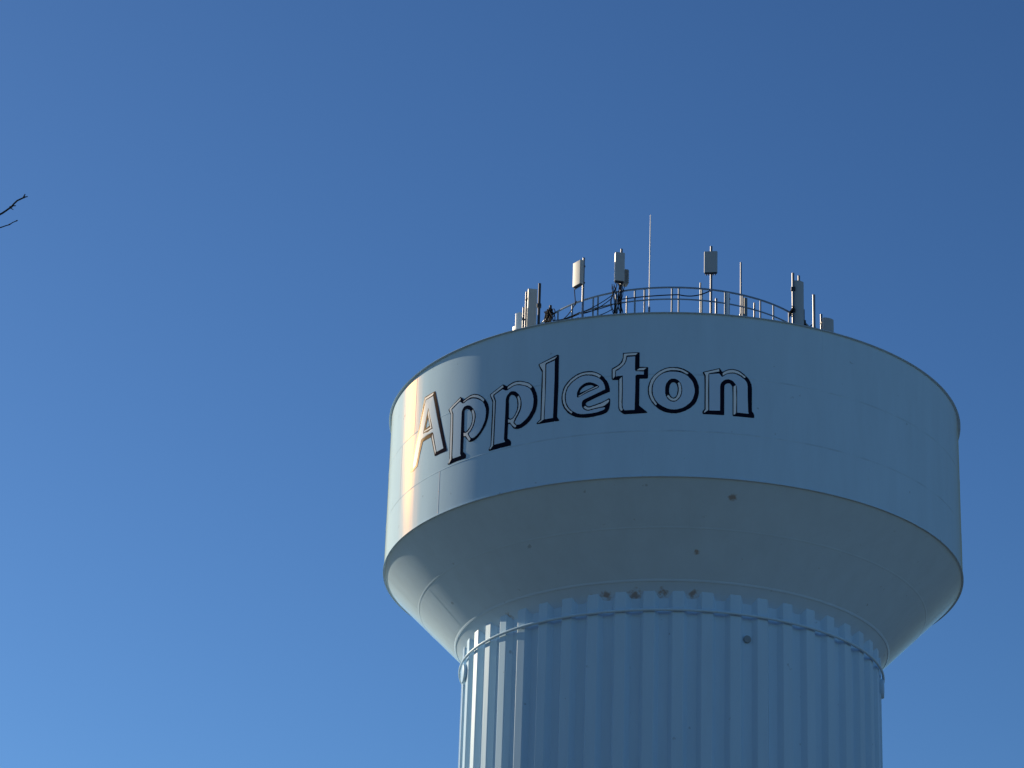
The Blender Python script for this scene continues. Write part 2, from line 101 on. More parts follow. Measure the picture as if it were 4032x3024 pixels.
      '-2.59,44.65 -2.66,44.58 -2.69,44.6 -2.72,44.63 -2.75,44.65 -2.79,44.67 -2.82,44.69 -2.86,44.7 -2.9,44.72 -2.93,44.73 -2.98,44.74 -3.02,44.74 -3.06,44.75 -3.1,44.75 -3.14,44.76 -3.19,44.76 -3.23,44.75 -3.27,44.75 -3.31,44.74 -3.35,44.73 -3.4,44.71 -3.44,44.7 -3.48,44.68 -3.52,44.65 -3.56,44.63 -3.6,44.6 -3.64,44.57 -3.68,44.55 -3.71,44.52 -3.75,44.48 -3.78,44.45 -3.81,44.41 -3.84,44.38 -3.86,44.34 -3.88,44.29 -3.9,44.25 -3.91,44.2 -3.92,44.16 -3.93,44.12 -3.94,44.07 -3.94,44.03 -3.94,43.98 -3.94,43.94 -3.94,43.9 -3.93,43.85 -3.92,43.81 -3.91,43.76 -3.9,43.71 -3.88,43.67 -3.86,43.62 -3.84,43.59 -3.82,43.55 -3.8,43.52 -3.77,43.49 -3.74,43.45 -3.71,43.42 -3.67,43.39 -3.63,43.36 -3.67,43.31 -3.71,43.34 -3.74,43.37 -3.77,43.41 -3.81,43.44 -3.84,43.48 -3.87,43.52 -3.9,43.55 -3.92,43.59 -3.94,43.64 -3.96,43.69 -3.98,43.73 -4,43.78 -4,43.83 -4.01,43.88 -4.02,43.92 -4.02,43.97 -4.02,44.02 -4.02,44.06 -4.01,44.1 -4,44.14 -3.99,44.19 -3.98,44.24 -3.96,44.29 -3.94,44.34 -3.92,44.38 -3.89,44.42 -3.86,44.46 -3.83,44.49 -3.8,44.53 -3.77,44.56 -3.74,44.6 -3.7,44.63 -3.67,44.65 -3.63,44.68 -3.59,44.7 -3.55,44.73 -3.51,44.75 -3.46,44.77 -3.42,44.78 -3.38,44.8 -3.33,44.81 -3.29,44.82 -3.24,44.83 -3.2,44.83 -3.16,44.83 -3.12,44.83 -3.07,44.83 -3.03,44.83 -2.99,44.82 -2.95,44.82 -2.91,44.81 -2.88,44.8 -2.84,44.79 -2.8,44.77 -2.77,44.76 -2.73,44.74 -2.7,44.72 -2.66,44.69 -2.63,44.67',
      '-3.22,43.49 -3.16,43.54 -3.14,43.52 -3.12,43.51 -3.1,43.49 -3.07,43.47 -3.05,43.47 -3.02,43.46 -3,43.46 -2.98,43.46 -2.93,43.47 -2.88,43.49 -2.83,43.5 -2.78,43.51 -2.72,43.53 -2.66,43.55 -2.6,43.56 -2.54,43.59 -2.5,43.6 -2.46,43.63 -2.41,43.65 -2.37,43.67 -2.3,43.7 -2.3,43.68 -2.29,43.67 -2.29,43.65 -2.29,43.64 -2.3,43.62 -2.31,43.6 -2.33,43.58 -2.34,43.57 -2.37,43.55 -2.39,43.53 -2.41,43.51 -2.44,43.49 -2.5,43.46 -2.77,43.42 -2.82,43.41 -2.86,43.4 -2.91,43.4 -2.95,43.39 -2.98,43.38 -3.01,43.38 -3.04,43.38 -3.07,43.38 -3.09,43.39 -3.11,43.4 -3.13,43.41 -3.15,43.42 -3.17,43.44 -3.19,43.46 -3.2,43.48']),
    ('t', '-1.82,45.48 -1.79,45.48 -1.26,45.48 -1.22,45.46 -1.22,44.91 -0.93,44.89 -0.91,44.87 -0.91,44.48 -0.94,44.44 -1.21,44.45 -1.21,43.41 -0.92,43.15 -0.93,43.12 -1.36,43.1 -1.72,43.1 -1.76,43.11 -1.79,43.14 -1.82,43.16 -1.85,43.19 -1.88,43.22 -1.9,43.24 -1.92,43.27 -1.93,43.3 -1.94,43.33 -1.95,43.35 -1.95,43.38 -1.95,43.4 -1.95,43.43 -1.97,44.44 -2.17,44.45 -2.21,44.49 -2.22,44.87 -2.19,44.91 -2.15,44.93 -2.1,44.96 -2.05,44.98 -2,45.02 -1.97,45.04 -1.94,45.07 -1.91,45.1 -1.89,45.13 -1.87,45.17 -1.85,45.2 -1.84,45.24 -1.83,45.28 -1.82,45.3 -1.82,45.33 -1.82,45.36 -1.82,45.39 -1.82,45.41 -1.82,45.43 -1.82,45.46', [],
     '-1.38,45.32 -1.38,44.8 -1.35,44.74 -1.06,44.72 -1.06,44.6 -1.31,44.61 -1.36,44.56 -1.36,44 -1.37,43.25 -1.72,43.25 -1.74,43.27 -1.75,43.29 -1.77,43.31 -1.78,43.34 -1.79,43.37 -1.79,43.4 -1.8,43.43 -1.8,43.47 -1.8,43.6 -1.8,43.74 -1.8,43.88 -1.8,44.02 -1.81,44.6 -2.06,44.58 -2.06,44.6 -2.06,44.79 -2.03,44.8 -2,44.81 -1.97,44.83 -1.94,44.85 -1.91,44.88 -1.87,44.91 -1.84,44.94 -1.81,44.97 -1.78,45 -1.75,45.03 -1.73,45.07 -1.71,45.11 -1.69,45.14 -1.69,45.18 -1.68,45.21 -1.67,45.25 -1.67,45.27 -1.67,45.28 -1.66,45.3 -1.66,45.31', [],
     ['-1.78,45.44 -1.29,45.45 -1.36,45.37 -1.67,45.37 -1.7,45.34 -1.7,45.29 -1.71,45.24 -1.72,45.2 -1.73,45.15 -1.74,45.12 -1.76,45.09 -1.77,45.06 -1.79,45.03 -1.82,45 -1.84,44.98 -1.87,44.95 -1.9,44.93 -1.94,44.9 -1.98,44.87 -2.03,44.85 -2.07,44.83 -2.09,44.78 -2.09,44.58 -2.16,44.5 -2.17,44.51 -2.18,44.86 -2.13,44.88 -2.08,44.91 -2.03,44.94 -1.99,44.97 -1.95,44.99 -1.92,45.02 -1.88,45.06 -1.85,45.09 -1.83,45.13 -1.82,45.16 -1.81,45.2 -1.8,45.24 -1.79,45.27 -1.79,45.31 -1.79,45.34 -1.79,45.37',
      '-1.22,44.85 -0.97,44.86 -1.06,44.77 -1.32,44.77',
      '-1.84,44.54 -1.83,44.02 -1.84,43.55 -1.83,43.51 -1.83,43.47 -1.83,43.43 -1.83,43.39 -1.82,43.36 -1.81,43.33 -1.8,43.3 -1.79,43.27 -1.82,43.24 -1.86,43.24 -1.87,43.27 -1.89,43.29 -1.9,43.32 -1.91,43.34 -1.91,43.38 -1.92,43.41 -1.92,43.44 -1.92,43.47 -1.93,44.45 -1.9,44.49']),
    ('o', '-0.01,44.88 0.04,44.88 0.08,44.88 0.13,44.88 0.18,44.87 0.22,44.86 0.26,44.85 0.3,44.83 0.34,44.82 0.39,44.8 0.42,44.78 0.46,44.76 0.5,44.74 0.54,44.71 0.57,44.69 0.6,44.66 0.64,44.63 0.67,44.59 0.7,44.56 0.73,44.52 0.76,44.48 0.78,44.45 0.8,44.41 0.82,44.36 0.84,44.32 0.85,44.27 0.87,44.22 0.88,44.18 0.89,44.13 0.89,44.08 0.89,44.04 0.89,43.99 0.89,43.95 0.89,43.9 0.88,43.85 0.87,43.8 0.86,43.75 0.85,43.7 0.83,43.66 0.82,43.61 0.8,43.57 0.77,43.52 0.75,43.48 0.72,43.44 0.69,43.41 0.65,43.37 0.61,43.33 0.57,43.3 0.52,43.27 0.47,43.24 0.43,43.21 0.38,43.19 0.33,43.17 0.28,43.15 0.23,43.13 0.19,43.12 0.14,43.11 0.1,43.1 0.06,43.1 0.01,43.1 -0.03,43.1 -0.08,43.1 -0.13,43.11 -0.18,43.12 -0.23,43.13 -0.28,43.14 -0.33,43.16 -0.38,43.18 -0.42,43.21 -0.47,43.23 -0.51,43.26 -0.55,43.29 -0.59,43.33 -0.63,43.37 -0.67,43.4 -0.7,43.44 -0.74,43.49 -0.77,43.53 -0.79,43.58 -0.82,43.62 -0.84,43.67 -0.86,43.71 -0.87,43.76 -0.89,43.81 -0.9,43.85 -0.9,43.9 -0.91,43.94 -0.91,43.98 -0.91,44.02 -0.91,44.06 -0.91,44.11 -0.9,44.15 -0.89,44.19 -0.88,44.23 -0.87,44.27 -0.85,44.31 -0.84,44.35 -0.82,44.39 -0.8,44.43 -0.77,44.47 -0.75,44.5 -0.72,44.54 -0.69,44.57 -0.66,44.6 -0.63,44.64 -0.59,44.67 -0.56,44.7 -0.52,44.72 -0.49,44.75 -0.45,44.77 -0.41,44.79 -0.37,44.81 -0.33,44.83 -0.29,44.84 -0.26,44.85 -0.22,44.86 -0.18,44.87 -0.14,44.88 -0.09,44.88 -0.05,44.88', ['-0.02,44.29 0,44.29 0.02,44.29 0.04,44.28 0.05,44.27 0.07,44.26 0.08,44.24 0.1,44.22 0.11,44.2 0.12,44.17 0.12,44.15 0.13,44.12 0.14,44.09 0.14,44.06 0.14,44.02 0.14,43.99 0.14,43.96 0.13,43.93 0.13,43.9 0.12,43.87 0.12,43.84 0.11,43.81 0.1,43.78 0.08,43.76 0.07,43.74 0.05,43.73 0.03,43.71 0.01,43.7 -0.01,43.7 -0.02,43.7 -0.04,43.71 -0.06,43.72 -0.08,43.74 -0.09,43.76 -0.11,43.78 -0.12,43.8 -0.13,43.82 -0.14,43.84 -0.15,43.87 -0.15,43.89 -0.16,43.92 -0.16,43.95 -0.16,43.98 -0.16,44.02 -0.16,44.05 -0.15,44.08 -0.15,44.11 -0.14,44.14 -0.14,44.17 -0.13,44.2 -0.11,44.22 -0.1,44.24 -0.08,44.26 -0.07,44.27 -0.05,44.28 -0.03,44.29'],
     '-0.02,44.7 0.02,44.7 0.06,44.7 0.1,44.69 0.15,44.69 0.19,44.68 0.23,44.67 0.27,44.66 0.31,44.64 0.35,44.62 0.39,44.61 0.42,44.59 0.46,44.56 0.49,44.54 0.52,44.51 0.54,44.48 0.57,44.45 0.59,44.42 0.62,44.39 0.64,44.36 0.66,44.32 0.68,44.29 0.69,44.25 0.7,44.21 0.71,44.17 0.72,44.13 0.73,44.09 0.74,44.04 0.74,44 0.74,43.96 0.74,43.91 0.73,43.87 0.72,43.83 0.71,43.78 0.69,43.73 0.68,43.68 0.65,43.63 0.63,43.59 0.6,43.55 0.57,43.51 0.53,43.47 0.49,43.44 0.45,43.4 0.41,43.37 0.37,43.35 0.33,43.32 0.28,43.3 0.24,43.29 0.19,43.27 0.15,43.26 0.1,43.25 0.06,43.25 0.02,43.24 -0.03,43.25 -0.08,43.25 -0.13,43.26 -0.18,43.27 -0.23,43.29 -0.28,43.31 -0.33,43.34 -0.38,43.36 -0.42,43.39 -0.46,43.42 -0.5,43.45 -0.54,43.48 -0.57,43.52 -0.6,43.56 -0.63,43.6 -0.65,43.64 -0.67,43.68 -0.69,43.73 -0.71,43.77 -0.72,43.81 -0.73,43.85 -0.73,43.9 -0.74,43.94 -0.74,43.98 -0.74,44.02 -0.74,44.07 -0.73,44.11 -0.73,44.15 -0.72,44.19 -0.71,44.23 -0.7,44.27 -0.68,44.31 -0.66,44.35 -0.64,44.38 -0.62,44.42 -0.59,44.45 -0.57,44.48 -0.54,44.51 -0.51,44.54 -0.48,44.56 -0.45,44.59 -0.41,44.61 -0.38,44.63 -0.34,44.65 -0.3,44.66 -0.27,44.67 -0.23,44.68 -0.19,44.69 -0.14,44.7 -0.1,44.7 -0.06,44.7', ['-0.01,44.43 0.01,44.43 0.04,44.43 0.07,44.42 0.09,44.41 0.12,44.39 0.15,44.38 0.17,44.36 0.19,44.33 0.21,44.31 0.23,44.28 0.25,44.26 0.26,44.23 0.27,44.2 0.28,44.16 0.29,44.13 0.29,44.09 0.3,44.07 0.3,44.04 0.3,44.01 0.3,43.98 0.3,43.95 0.29,43.91 0.29,43.88 0.28,43.84 0.27,43.8 0.26,43.76 0.24,43.73 0.22,43.69 0.2,43.66 0.17,43.63 0.14,43.6 0.11,43.57 0.09,43.56 0.06,43.55 0.03,43.54 0,43.54 -0.03,43.54 -0.06,43.55 -0.09,43.55 -0.12,43.57 -0.14,43.59 -0.17,43.6 -0.19,43.63 -0.21,43.65 -0.23,43.68 -0.25,43.71 -0.26,43.74 -0.28,43.77 -0.28,43.8 -0.29,43.83 -0.3,43.86 -0.3,43.89 -0.3,43.94 -0.3,43.98 -0.3,44.02 -0.3,44.06 -0.3,44.1 -0.29,44.14 -0.28,44.17 -0.28,44.21 -0.26,44.24 -0.25,44.27 -0.23,44.29 -0.21,44.32 -0.2,44.34 -0.17,44.37 -0.15,44.39 -0.13,44.4 -0.1,44.42 -0.07,44.43 -0.04,44.43'],
     ['0.52,44.65 0.47,44.61 0.42,44.64 0.38,44.66 0.34,44.69 0.29,44.71 0.26,44.73 0.22,44.74 0.18,44.75 0.15,44.75 0.1,44.76 0.06,44.76 0.02,44.76 -0.02,44.76 -0.07,44.76 -0.11,44.76 -0.15,44.75 -0.2,44.74 -0.24,44.73 -0.28,44.72 -0.32,44.7 -0.36,44.68 -0.4,44.66 -0.44,44.63 -0.48,44.6 -0.52,44.57 -0.55,44.54 -0.58,44.51 -0.61,44.48 -0.64,44.44 -0.66,44.41 -0.68,44.37 -0.7,44.34 -0.72,44.3 -0.73,44.26 -0.75,44.22 -0.76,44.18 -0.77,44.14 -0.77,44.1 -0.78,44.06 -0.78,44.02 -0.78,43.98 -0.78,43.94 -0.78,43.9 -0.77,43.85 -0.76,43.81 -0.75,43.77 -0.73,43.72 -0.71,43.67 -0.69,43.63 -0.67,43.58 -0.64,43.54 -0.61,43.49 -0.58,43.45 -0.62,43.4 -0.66,43.45 -0.69,43.49 -0.72,43.54 -0.76,43.58 -0.78,43.63 -0.8,43.67 -0.82,43.72 -0.83,43.77 -0.85,43.81 -0.86,43.86 -0.86,43.91 -0.87,43.96 -0.87,44 -0.87,44.04 -0.87,44.08 -0.86,44.12 -0.85,44.17 -0.84,44.22 -0.83,44.26 -0.81,44.31 -0.8,44.36 -0.78,44.4 -0.75,44.44 -0.73,44.48 -0.7,44.52 -0.67,44.55 -0.64,44.58 -0.61,44.61 -0.57,44.64 -0.54,44.67 -0.5,44.7 -0.46,44.72 -0.42,44.74 -0.38,44.76 -0.34,44.78 -0.3,44.8 -0.26,44.81 -0.22,44.82 -0.17,44.83 -0.13,44.84 -0.09,44.84 -0.06,44.84 -0.02,44.84 0.02,44.84 0.07,44.83 0.11,44.83 0.15,44.82 0.19,44.81 0.23,44.8 0.27,44.79 0.32,44.77 0.36,44.75 0.4,44.73 0.44,44.7 0.48,44.68',
      '0.19,44.3 0.14,44.25 0.15,44.22 0.16,44.19 0.17,44.15 0.17,44.12 0.18,44.08 0.18,44.04 0.18,44 0.18,43.96 0.17,43.92 0.17,43.89 0.16,43.86 0.15,43.83 0.14,43.79 0.12,43.76 0.11,43.73 0.09,43.7 0.07,43.68 0.05,43.67 0.02,43.66 -0,43.65 -0.03,43.66 -0.05,43.67 -0.08,43.68 -0.1,43.7 -0.12,43.72 -0.14,43.75 -0.17,43.78 -0.19,43.8 -0.24,43.75 -0.22,43.72 -0.2,43.7 -0.18,43.67 -0.16,43.65 -0.14,43.63 -0.12,43.62 -0.1,43.6 -0.07,43.59 -0.06,43.59 -0.04,43.58 -0.02,43.58 0,43.58 0.03,43.58 0.05,43.58 0.08,43.59 0.1,43.61 0.13,43.63 0.15,43.66 0.18,43.69 0.2,43.72 0.22,43.75 0.23,43.78 0.24,43.82 0.25,43.85 0.26,43.89 0.26,43.92 0.27,43.96 0.27,44 0.27,44.03 0.26,44.06 0.26,44.09 0.26,44.12 0.25,44.15 0.24,44.17 0.24,44.2 0.23,44.23 0.22,44.25 0.21,44.27 0.2,44.28']),
    ('n', '1.62,44.91 1.64,44.89 1.71,44.78 1.75,44.79 1.78,44.8 1.81,44.83 1.84,44.84 1.87,44.86 1.91,44.88 1.95,44.89 1.99,44.9 2.03,44.91 2.07,44.91 2.11,44.92 2.15,44.91 2.19,44.91 2.23,44.9 2.27,44.89 2.31,44.88 2.35,44.86 2.39,44.84 2.43,44.81 2.47,44.78 2.51,44.76 2.54,44.72 2.58,44.69 2.62,44.65 2.65,44.62 2.68,44.58 2.71,44.53 2.73,44.49 2.75,44.44 2.77,44.4 2.78,44.36 2.78,44.31 2.79,44.27 2.79,44.16 2.79,44.05 2.79,43.94 2.79,43.82 2.79,43.36 2.81,43.33 2.83,43.31 2.85,43.28 2.86,43.25 2.87,43.23 2.87,43.2 2.87,43.17 2.88,43.15 2.85,43.11 2.12,43.1 2.09,43.13 2.09,43.75 2.08,44.22 2.07,44.24 2.06,44.26 2.05,44.28 2.04,44.3 2.02,44.32 2.01,44.33 2,44.34 1.98,44.35 1.97,44.35 1.95,44.35 1.94,44.35 1.92,44.35 1.9,44.34 1.88,44.34 1.87,44.33 1.85,44.32 1.83,44.3 1.82,44.29 1.81,44.27 1.8,44.26 1.8,44.24 1.79,44.22 1.8,44.2 1.79,44.18 1.79,43.12 1.77,43.11 1.04,43.1 1.02,43.13 1.02,43.21 1.09,43.3 1.09,44.06 1.08,44.57 1.02,44.69 1.03,44.72 1.07,44.74', [],
     '1.61,44.7 1.69,44.59 1.73,44.58 1.76,44.61 1.79,44.63 1.82,44.66 1.85,44.68 1.88,44.69 1.92,44.71 1.96,44.72 1.99,44.73 2.03,44.73 2.06,44.74 2.09,44.74 2.13,44.74 2.17,44.74 2.2,44.73 2.24,44.72 2.27,44.7 2.31,44.69 2.34,44.67 2.38,44.65 2.41,44.63 2.44,44.61 2.46,44.59 2.49,44.57 2.52,44.55 2.54,44.52 2.56,44.5 2.58,44.47 2.6,44.44 2.61,44.41 2.62,44.38 2.62,44.34 2.63,44.31 2.63,44.22 2.63,44.12 2.63,44.03 2.63,43.94 2.65,43.33 2.67,43.25 2.25,43.25 2.25,43.76 2.25,43.87 2.25,43.97 2.25,44.08 2.24,44.18 2.24,44.21 2.24,44.24 2.23,44.27 2.22,44.29 2.2,44.32 2.18,44.35 2.16,44.38 2.14,44.4 2.12,44.43 2.09,44.45 2.06,44.47 2.03,44.48 2,44.49 1.97,44.5 1.94,44.5 1.91,44.5 1.88,44.49 1.85,44.49 1.83,44.48 1.8,44.46 1.77,44.45 1.75,44.42 1.73,44.4 1.7,44.38 1.69,44.35 1.67,44.33 1.66,44.3 1.65,44.27 1.65,44.24 1.64,44.22 1.64,44.19 1.64,44.16 1.64,43.27 1.26,43.25 1.25,44.65', [],
     ['1.6,44.87 1.07,44.7 1.13,44.59 1.13,43.94 1.13,43.29 1.06,43.16 1.09,43.16 1.22,43.26 1.21,44.07 1.22,44.66 1.26,44.69 1.61,44.78',
      '1.73,44.73 1.77,44.75 1.8,44.78 1.84,44.8 1.87,44.82 1.91,44.84 1.95,44.85 1.99,44.86 2.03,44.87 2.07,44.87 2.1,44.88 2.14,44.87 2.18,44.87 2.21,44.86 2.25,44.85 2.29,44.84 2.32,44.82 2.36,44.8 2.39,44.78 2.42,44.75 2.46,44.73 2.48,44.71 2.51,44.69 2.54,44.67 2.56,44.65 2.52,44.61 2.49,44.63 2.46,44.65 2.43,44.68 2.4,44.7 2.36,44.71 2.33,44.73 2.3,44.74 2.26,44.76 2.23,44.76 2.19,44.77 2.15,44.78 2.12,44.78 2.08,44.78 2.05,44.77 2.01,44.77 1.98,44.76 1.95,44.75 1.91,44.74 1.88,44.72 1.85,44.71 1.82,44.69 1.79,44.67 1.76,44.65 1.73,44.63',
      '2.21,44.3 2.21,44.15 2.22,43.76 2.21,43.24 2.17,43.17 2.12,43.16 2.12,43.75 2.12,44.24']),
]

# ------------------------------------------------------------------ helpers
def new_mat(name, col, rough=0.5, metal=0.0, noise=0.0, nscale=3.0, bump=0.0, bscale=30.0, spec=0.5):
    m = bpy.data.materials.new(name)
    m.use_nodes = True
    nt = m.node_tree
    b = nt.nodes['Principled BSDF']
    b.inputs['Roughness'].default_value = rough
    b.inputs['Metallic'].default_value = metal
    b.inputs['Specular IOR Level'].default_value = spec
    b.inputs['Base Color'].default_value = (*col, 1)
    tc = nt.nodes.new('ShaderNodeTexCoord')
    if noise:
        n = nt.nodes.new('ShaderNodeTexNoise')
        n.inputs['Scale'].default_value = nscale
        n.inputs['Detail'].default_value = 6
        nt.links.new(tc.outputs['Object'], n.inputs['Vector'])
        mx = nt.nodes.new('ShaderNodeMix')
        mx.data_type = 'RGBA'
        mx.inputs[6].default_value = (*[c * (1 - noise) for c in col], 1)
        mx.inputs[7].default_value = (*[min(1, c * (1 + noise)) for c in col], 1)
        nt.links.new(n.outputs['Fac'], mx.inputs[0])
        nt.links.new(mx.outputs[2], b.inputs['Base Color'])
    if bump:
        n2 = nt.nodes.new('ShaderNodeTexNoise')
        n2.inputs['Scale'].default_value = bscale
        n2.inputs['Detail'].default_value = 4
        nt.links.new(tc.outputs['Object'], n2.inputs['Vector'])
        bp = nt.nodes.new('ShaderNodeBump')
        bp.inputs['Strength'].default_value = bump
        bp.inputs['Distance'].default_value = 0.02
        nt.links.new(n2.outputs['Fac'], bp.inputs['Height'])
        nt.links.new(bp.outputs[0], b.inputs['Normal'])
    return m

def obj(name, bm, mats, parent=None, smooth=False, outward=None):
    me = bpy.data.meshes.new(name)
    bmesh.ops.recalc_face_normals(bm, faces=bm.faces)
    if outward is not None:                      # open shells: turn the faces to the outside
        bm.normal_update()
        tot = 0.0
        for f in bm.faces:
            c = f.calc_center_median()
            tot += f.calc_area() * f.normal.dot(Vector((c.x, c.y, outward * math.hypot(c.x, c.y))))
        if tot < 0:
            bmesh.ops.reverse_faces(bm, faces=bm.faces)
    bm.to_mesh(me)
    bm.free()
    if not isinstance(mats, (list, tuple)):
        mats = [mats]
    for m in mats:
        me.materials.append(m)
    if smooth:
        for p in me.polygons:
            p.use_smooth = True
        me.set_sharp_from_angle(angle=rad(smooth if smooth is not True else 35))
    o = bpy.data.objects.new(name, me)
    C.objects.link(o)
    if parent:
        o.parent = parent
    return o

def empty(name, loc, rz=0.0):
    o = bpy.data.objects.new(name, None)
    o.location = loc
    o.rotation_euler = (0, 0, rz)
    C.objects.link(o)
    return o

def tag(o, label, cat, group=None, kind=None):
    if label: o['label'] = label
    if cat: o['category'] = cat
    if group: o['group'] = group
    if kind: o['kind'] = kind
    return o

def cylp(r, a, z):
    return Vector((r * math.sin(a), -r * math.cos(a), z))

def lathe(bm, prof, n=256, close=False):
    rings = []
    for r, z in prof:
        if r < 1e-6:
            rings.append([bm.verts.new((0, 0, z))])
        else:
            rings.append([bm.verts.new(cylp(r, 2 * PI * i / n, z)) for i in range(n)])
    pairs = list(zip(rings, rings[1:])) + ([(rings[-1], rings[0])] if close else [])
    for a, b in pairs:
        for i in range(n):
            j = (i + 1) % n
            if len(a) == 1:
                bm.faces.new((a[0], b[j], b[i]))
            elif len(b) == 1:
                bm.faces.new((a[i], a[j], b[0]))
            else:
                bm.faces.new((a[i], a[j], b[j], b[i]))

def tube(bm, pts, r, n=8, r_end=None, closed=False):
    pts = [Vector(p) for p in pts]
    rings = []
    ref = None
    m = len(pts)
    for k, p in enumerate(pts):
        if closed:
            d = pts[(k + 1) % m] - pts[k - 1]
        else:
            d = pts[min(k + 1, m - 1)] - pts[max(k - 1, 0)]
        d.normalize()
        if ref is None:
            ref = d.orthogonal().normalized()
        ref = (ref - d * ref.dot(d)).normalized()
        q = d.cross(ref)
        rr = r if r_end is None else r + (r_end - r) * k / max(1, m - 1)
        rings.append([bm.verts.new(p + (ref * math.cos(2 * PI * i / n) + q * math.sin(2 * PI * i / n)) * rr) for i in range(n)])
    pr = list(zip(rings, rings[1:]))
    if closed:
        a, b = rings[-1], rings[0]
        off = min(range(n), key=lambda s: (a[0].co - b[s].co).length)
        pr.append((a, b[off:] + b[:off]))
    for a, b in pr:
        for i in range(n):
            j = (i + 1) % n
            bm.faces.new((a[i], a[j], b[j], b[i]))
    if not closed:
        bm.faces.new(rings[0][::-1])
        bm.faces.new(rings[-1])

def box(bm, c, s, bev=0.0, rz=0.0):
    R = Matrix.Rotation(rz, 4, 'Z')
    g = bmesh.ops.create_cube(bm, size=1.0)
    for v in g['verts']:
        v.co = R @ Vector((v.co.x * s[0], v.co.y * s[1], v.co.z * s[2])) + Vector(c)
    if bev:
        es = {e for v in g['verts'] for e in v.link_edges}
        bmesh.ops.bevel(bm, geom=list(es), offset=bev, segments=2, affect='EDGES', profile=0.6)

def prism(bm, outline, z0, z1):
    a = [bm.verts.new((x, y, z0)) for x, y in outline]
    b = [bm.verts.new((x, y, z1)) for x, y in outline]
    n = len(outline)
    for i in range(n):
        j = (i + 1) % n
        bm.faces.new((a[i], a[j], b[j], b[i]))
    bm.faces.new(a[::-1])
    bm.faces.new(b)

# ------------------------------------------------------------------ measures (metres)
R = 11.0                       # tank radius
ZB, ZT = 40.75, 47.02          # lower and upper edge of the tank wall
RC, RV = 7.87, 7.66            # crests and valleys of the fluted column
NF, F0 = 48, rad(1.75)
ZRING = 36.89
def roof_z(r):
    if r > 5.2: return ZT + 0.42 * (11.0 - r)
    return ZT + 0.42 * 5.8 + 1.05 * (1 - (r / 5.2) ** 2)
def cone_z(r): return 37.91 + (r - 8.1585)

# ------------------------------------------------------------------ materials
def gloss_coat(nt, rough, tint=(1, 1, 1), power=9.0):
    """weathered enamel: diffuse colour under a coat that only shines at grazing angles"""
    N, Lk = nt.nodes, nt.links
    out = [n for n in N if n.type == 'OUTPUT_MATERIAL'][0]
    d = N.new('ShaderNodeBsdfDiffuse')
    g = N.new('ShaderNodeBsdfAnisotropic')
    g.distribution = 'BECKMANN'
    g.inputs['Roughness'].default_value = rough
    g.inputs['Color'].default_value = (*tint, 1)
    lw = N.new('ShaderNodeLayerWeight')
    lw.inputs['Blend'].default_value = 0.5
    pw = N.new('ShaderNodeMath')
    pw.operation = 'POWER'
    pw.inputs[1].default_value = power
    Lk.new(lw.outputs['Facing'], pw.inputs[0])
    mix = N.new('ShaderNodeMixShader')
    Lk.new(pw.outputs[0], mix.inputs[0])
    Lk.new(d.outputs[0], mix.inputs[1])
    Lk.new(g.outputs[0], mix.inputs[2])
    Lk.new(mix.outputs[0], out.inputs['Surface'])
    return d, [d.inputs['Normal'], g.inputs['Normal'], lw.inputs['Normal']]

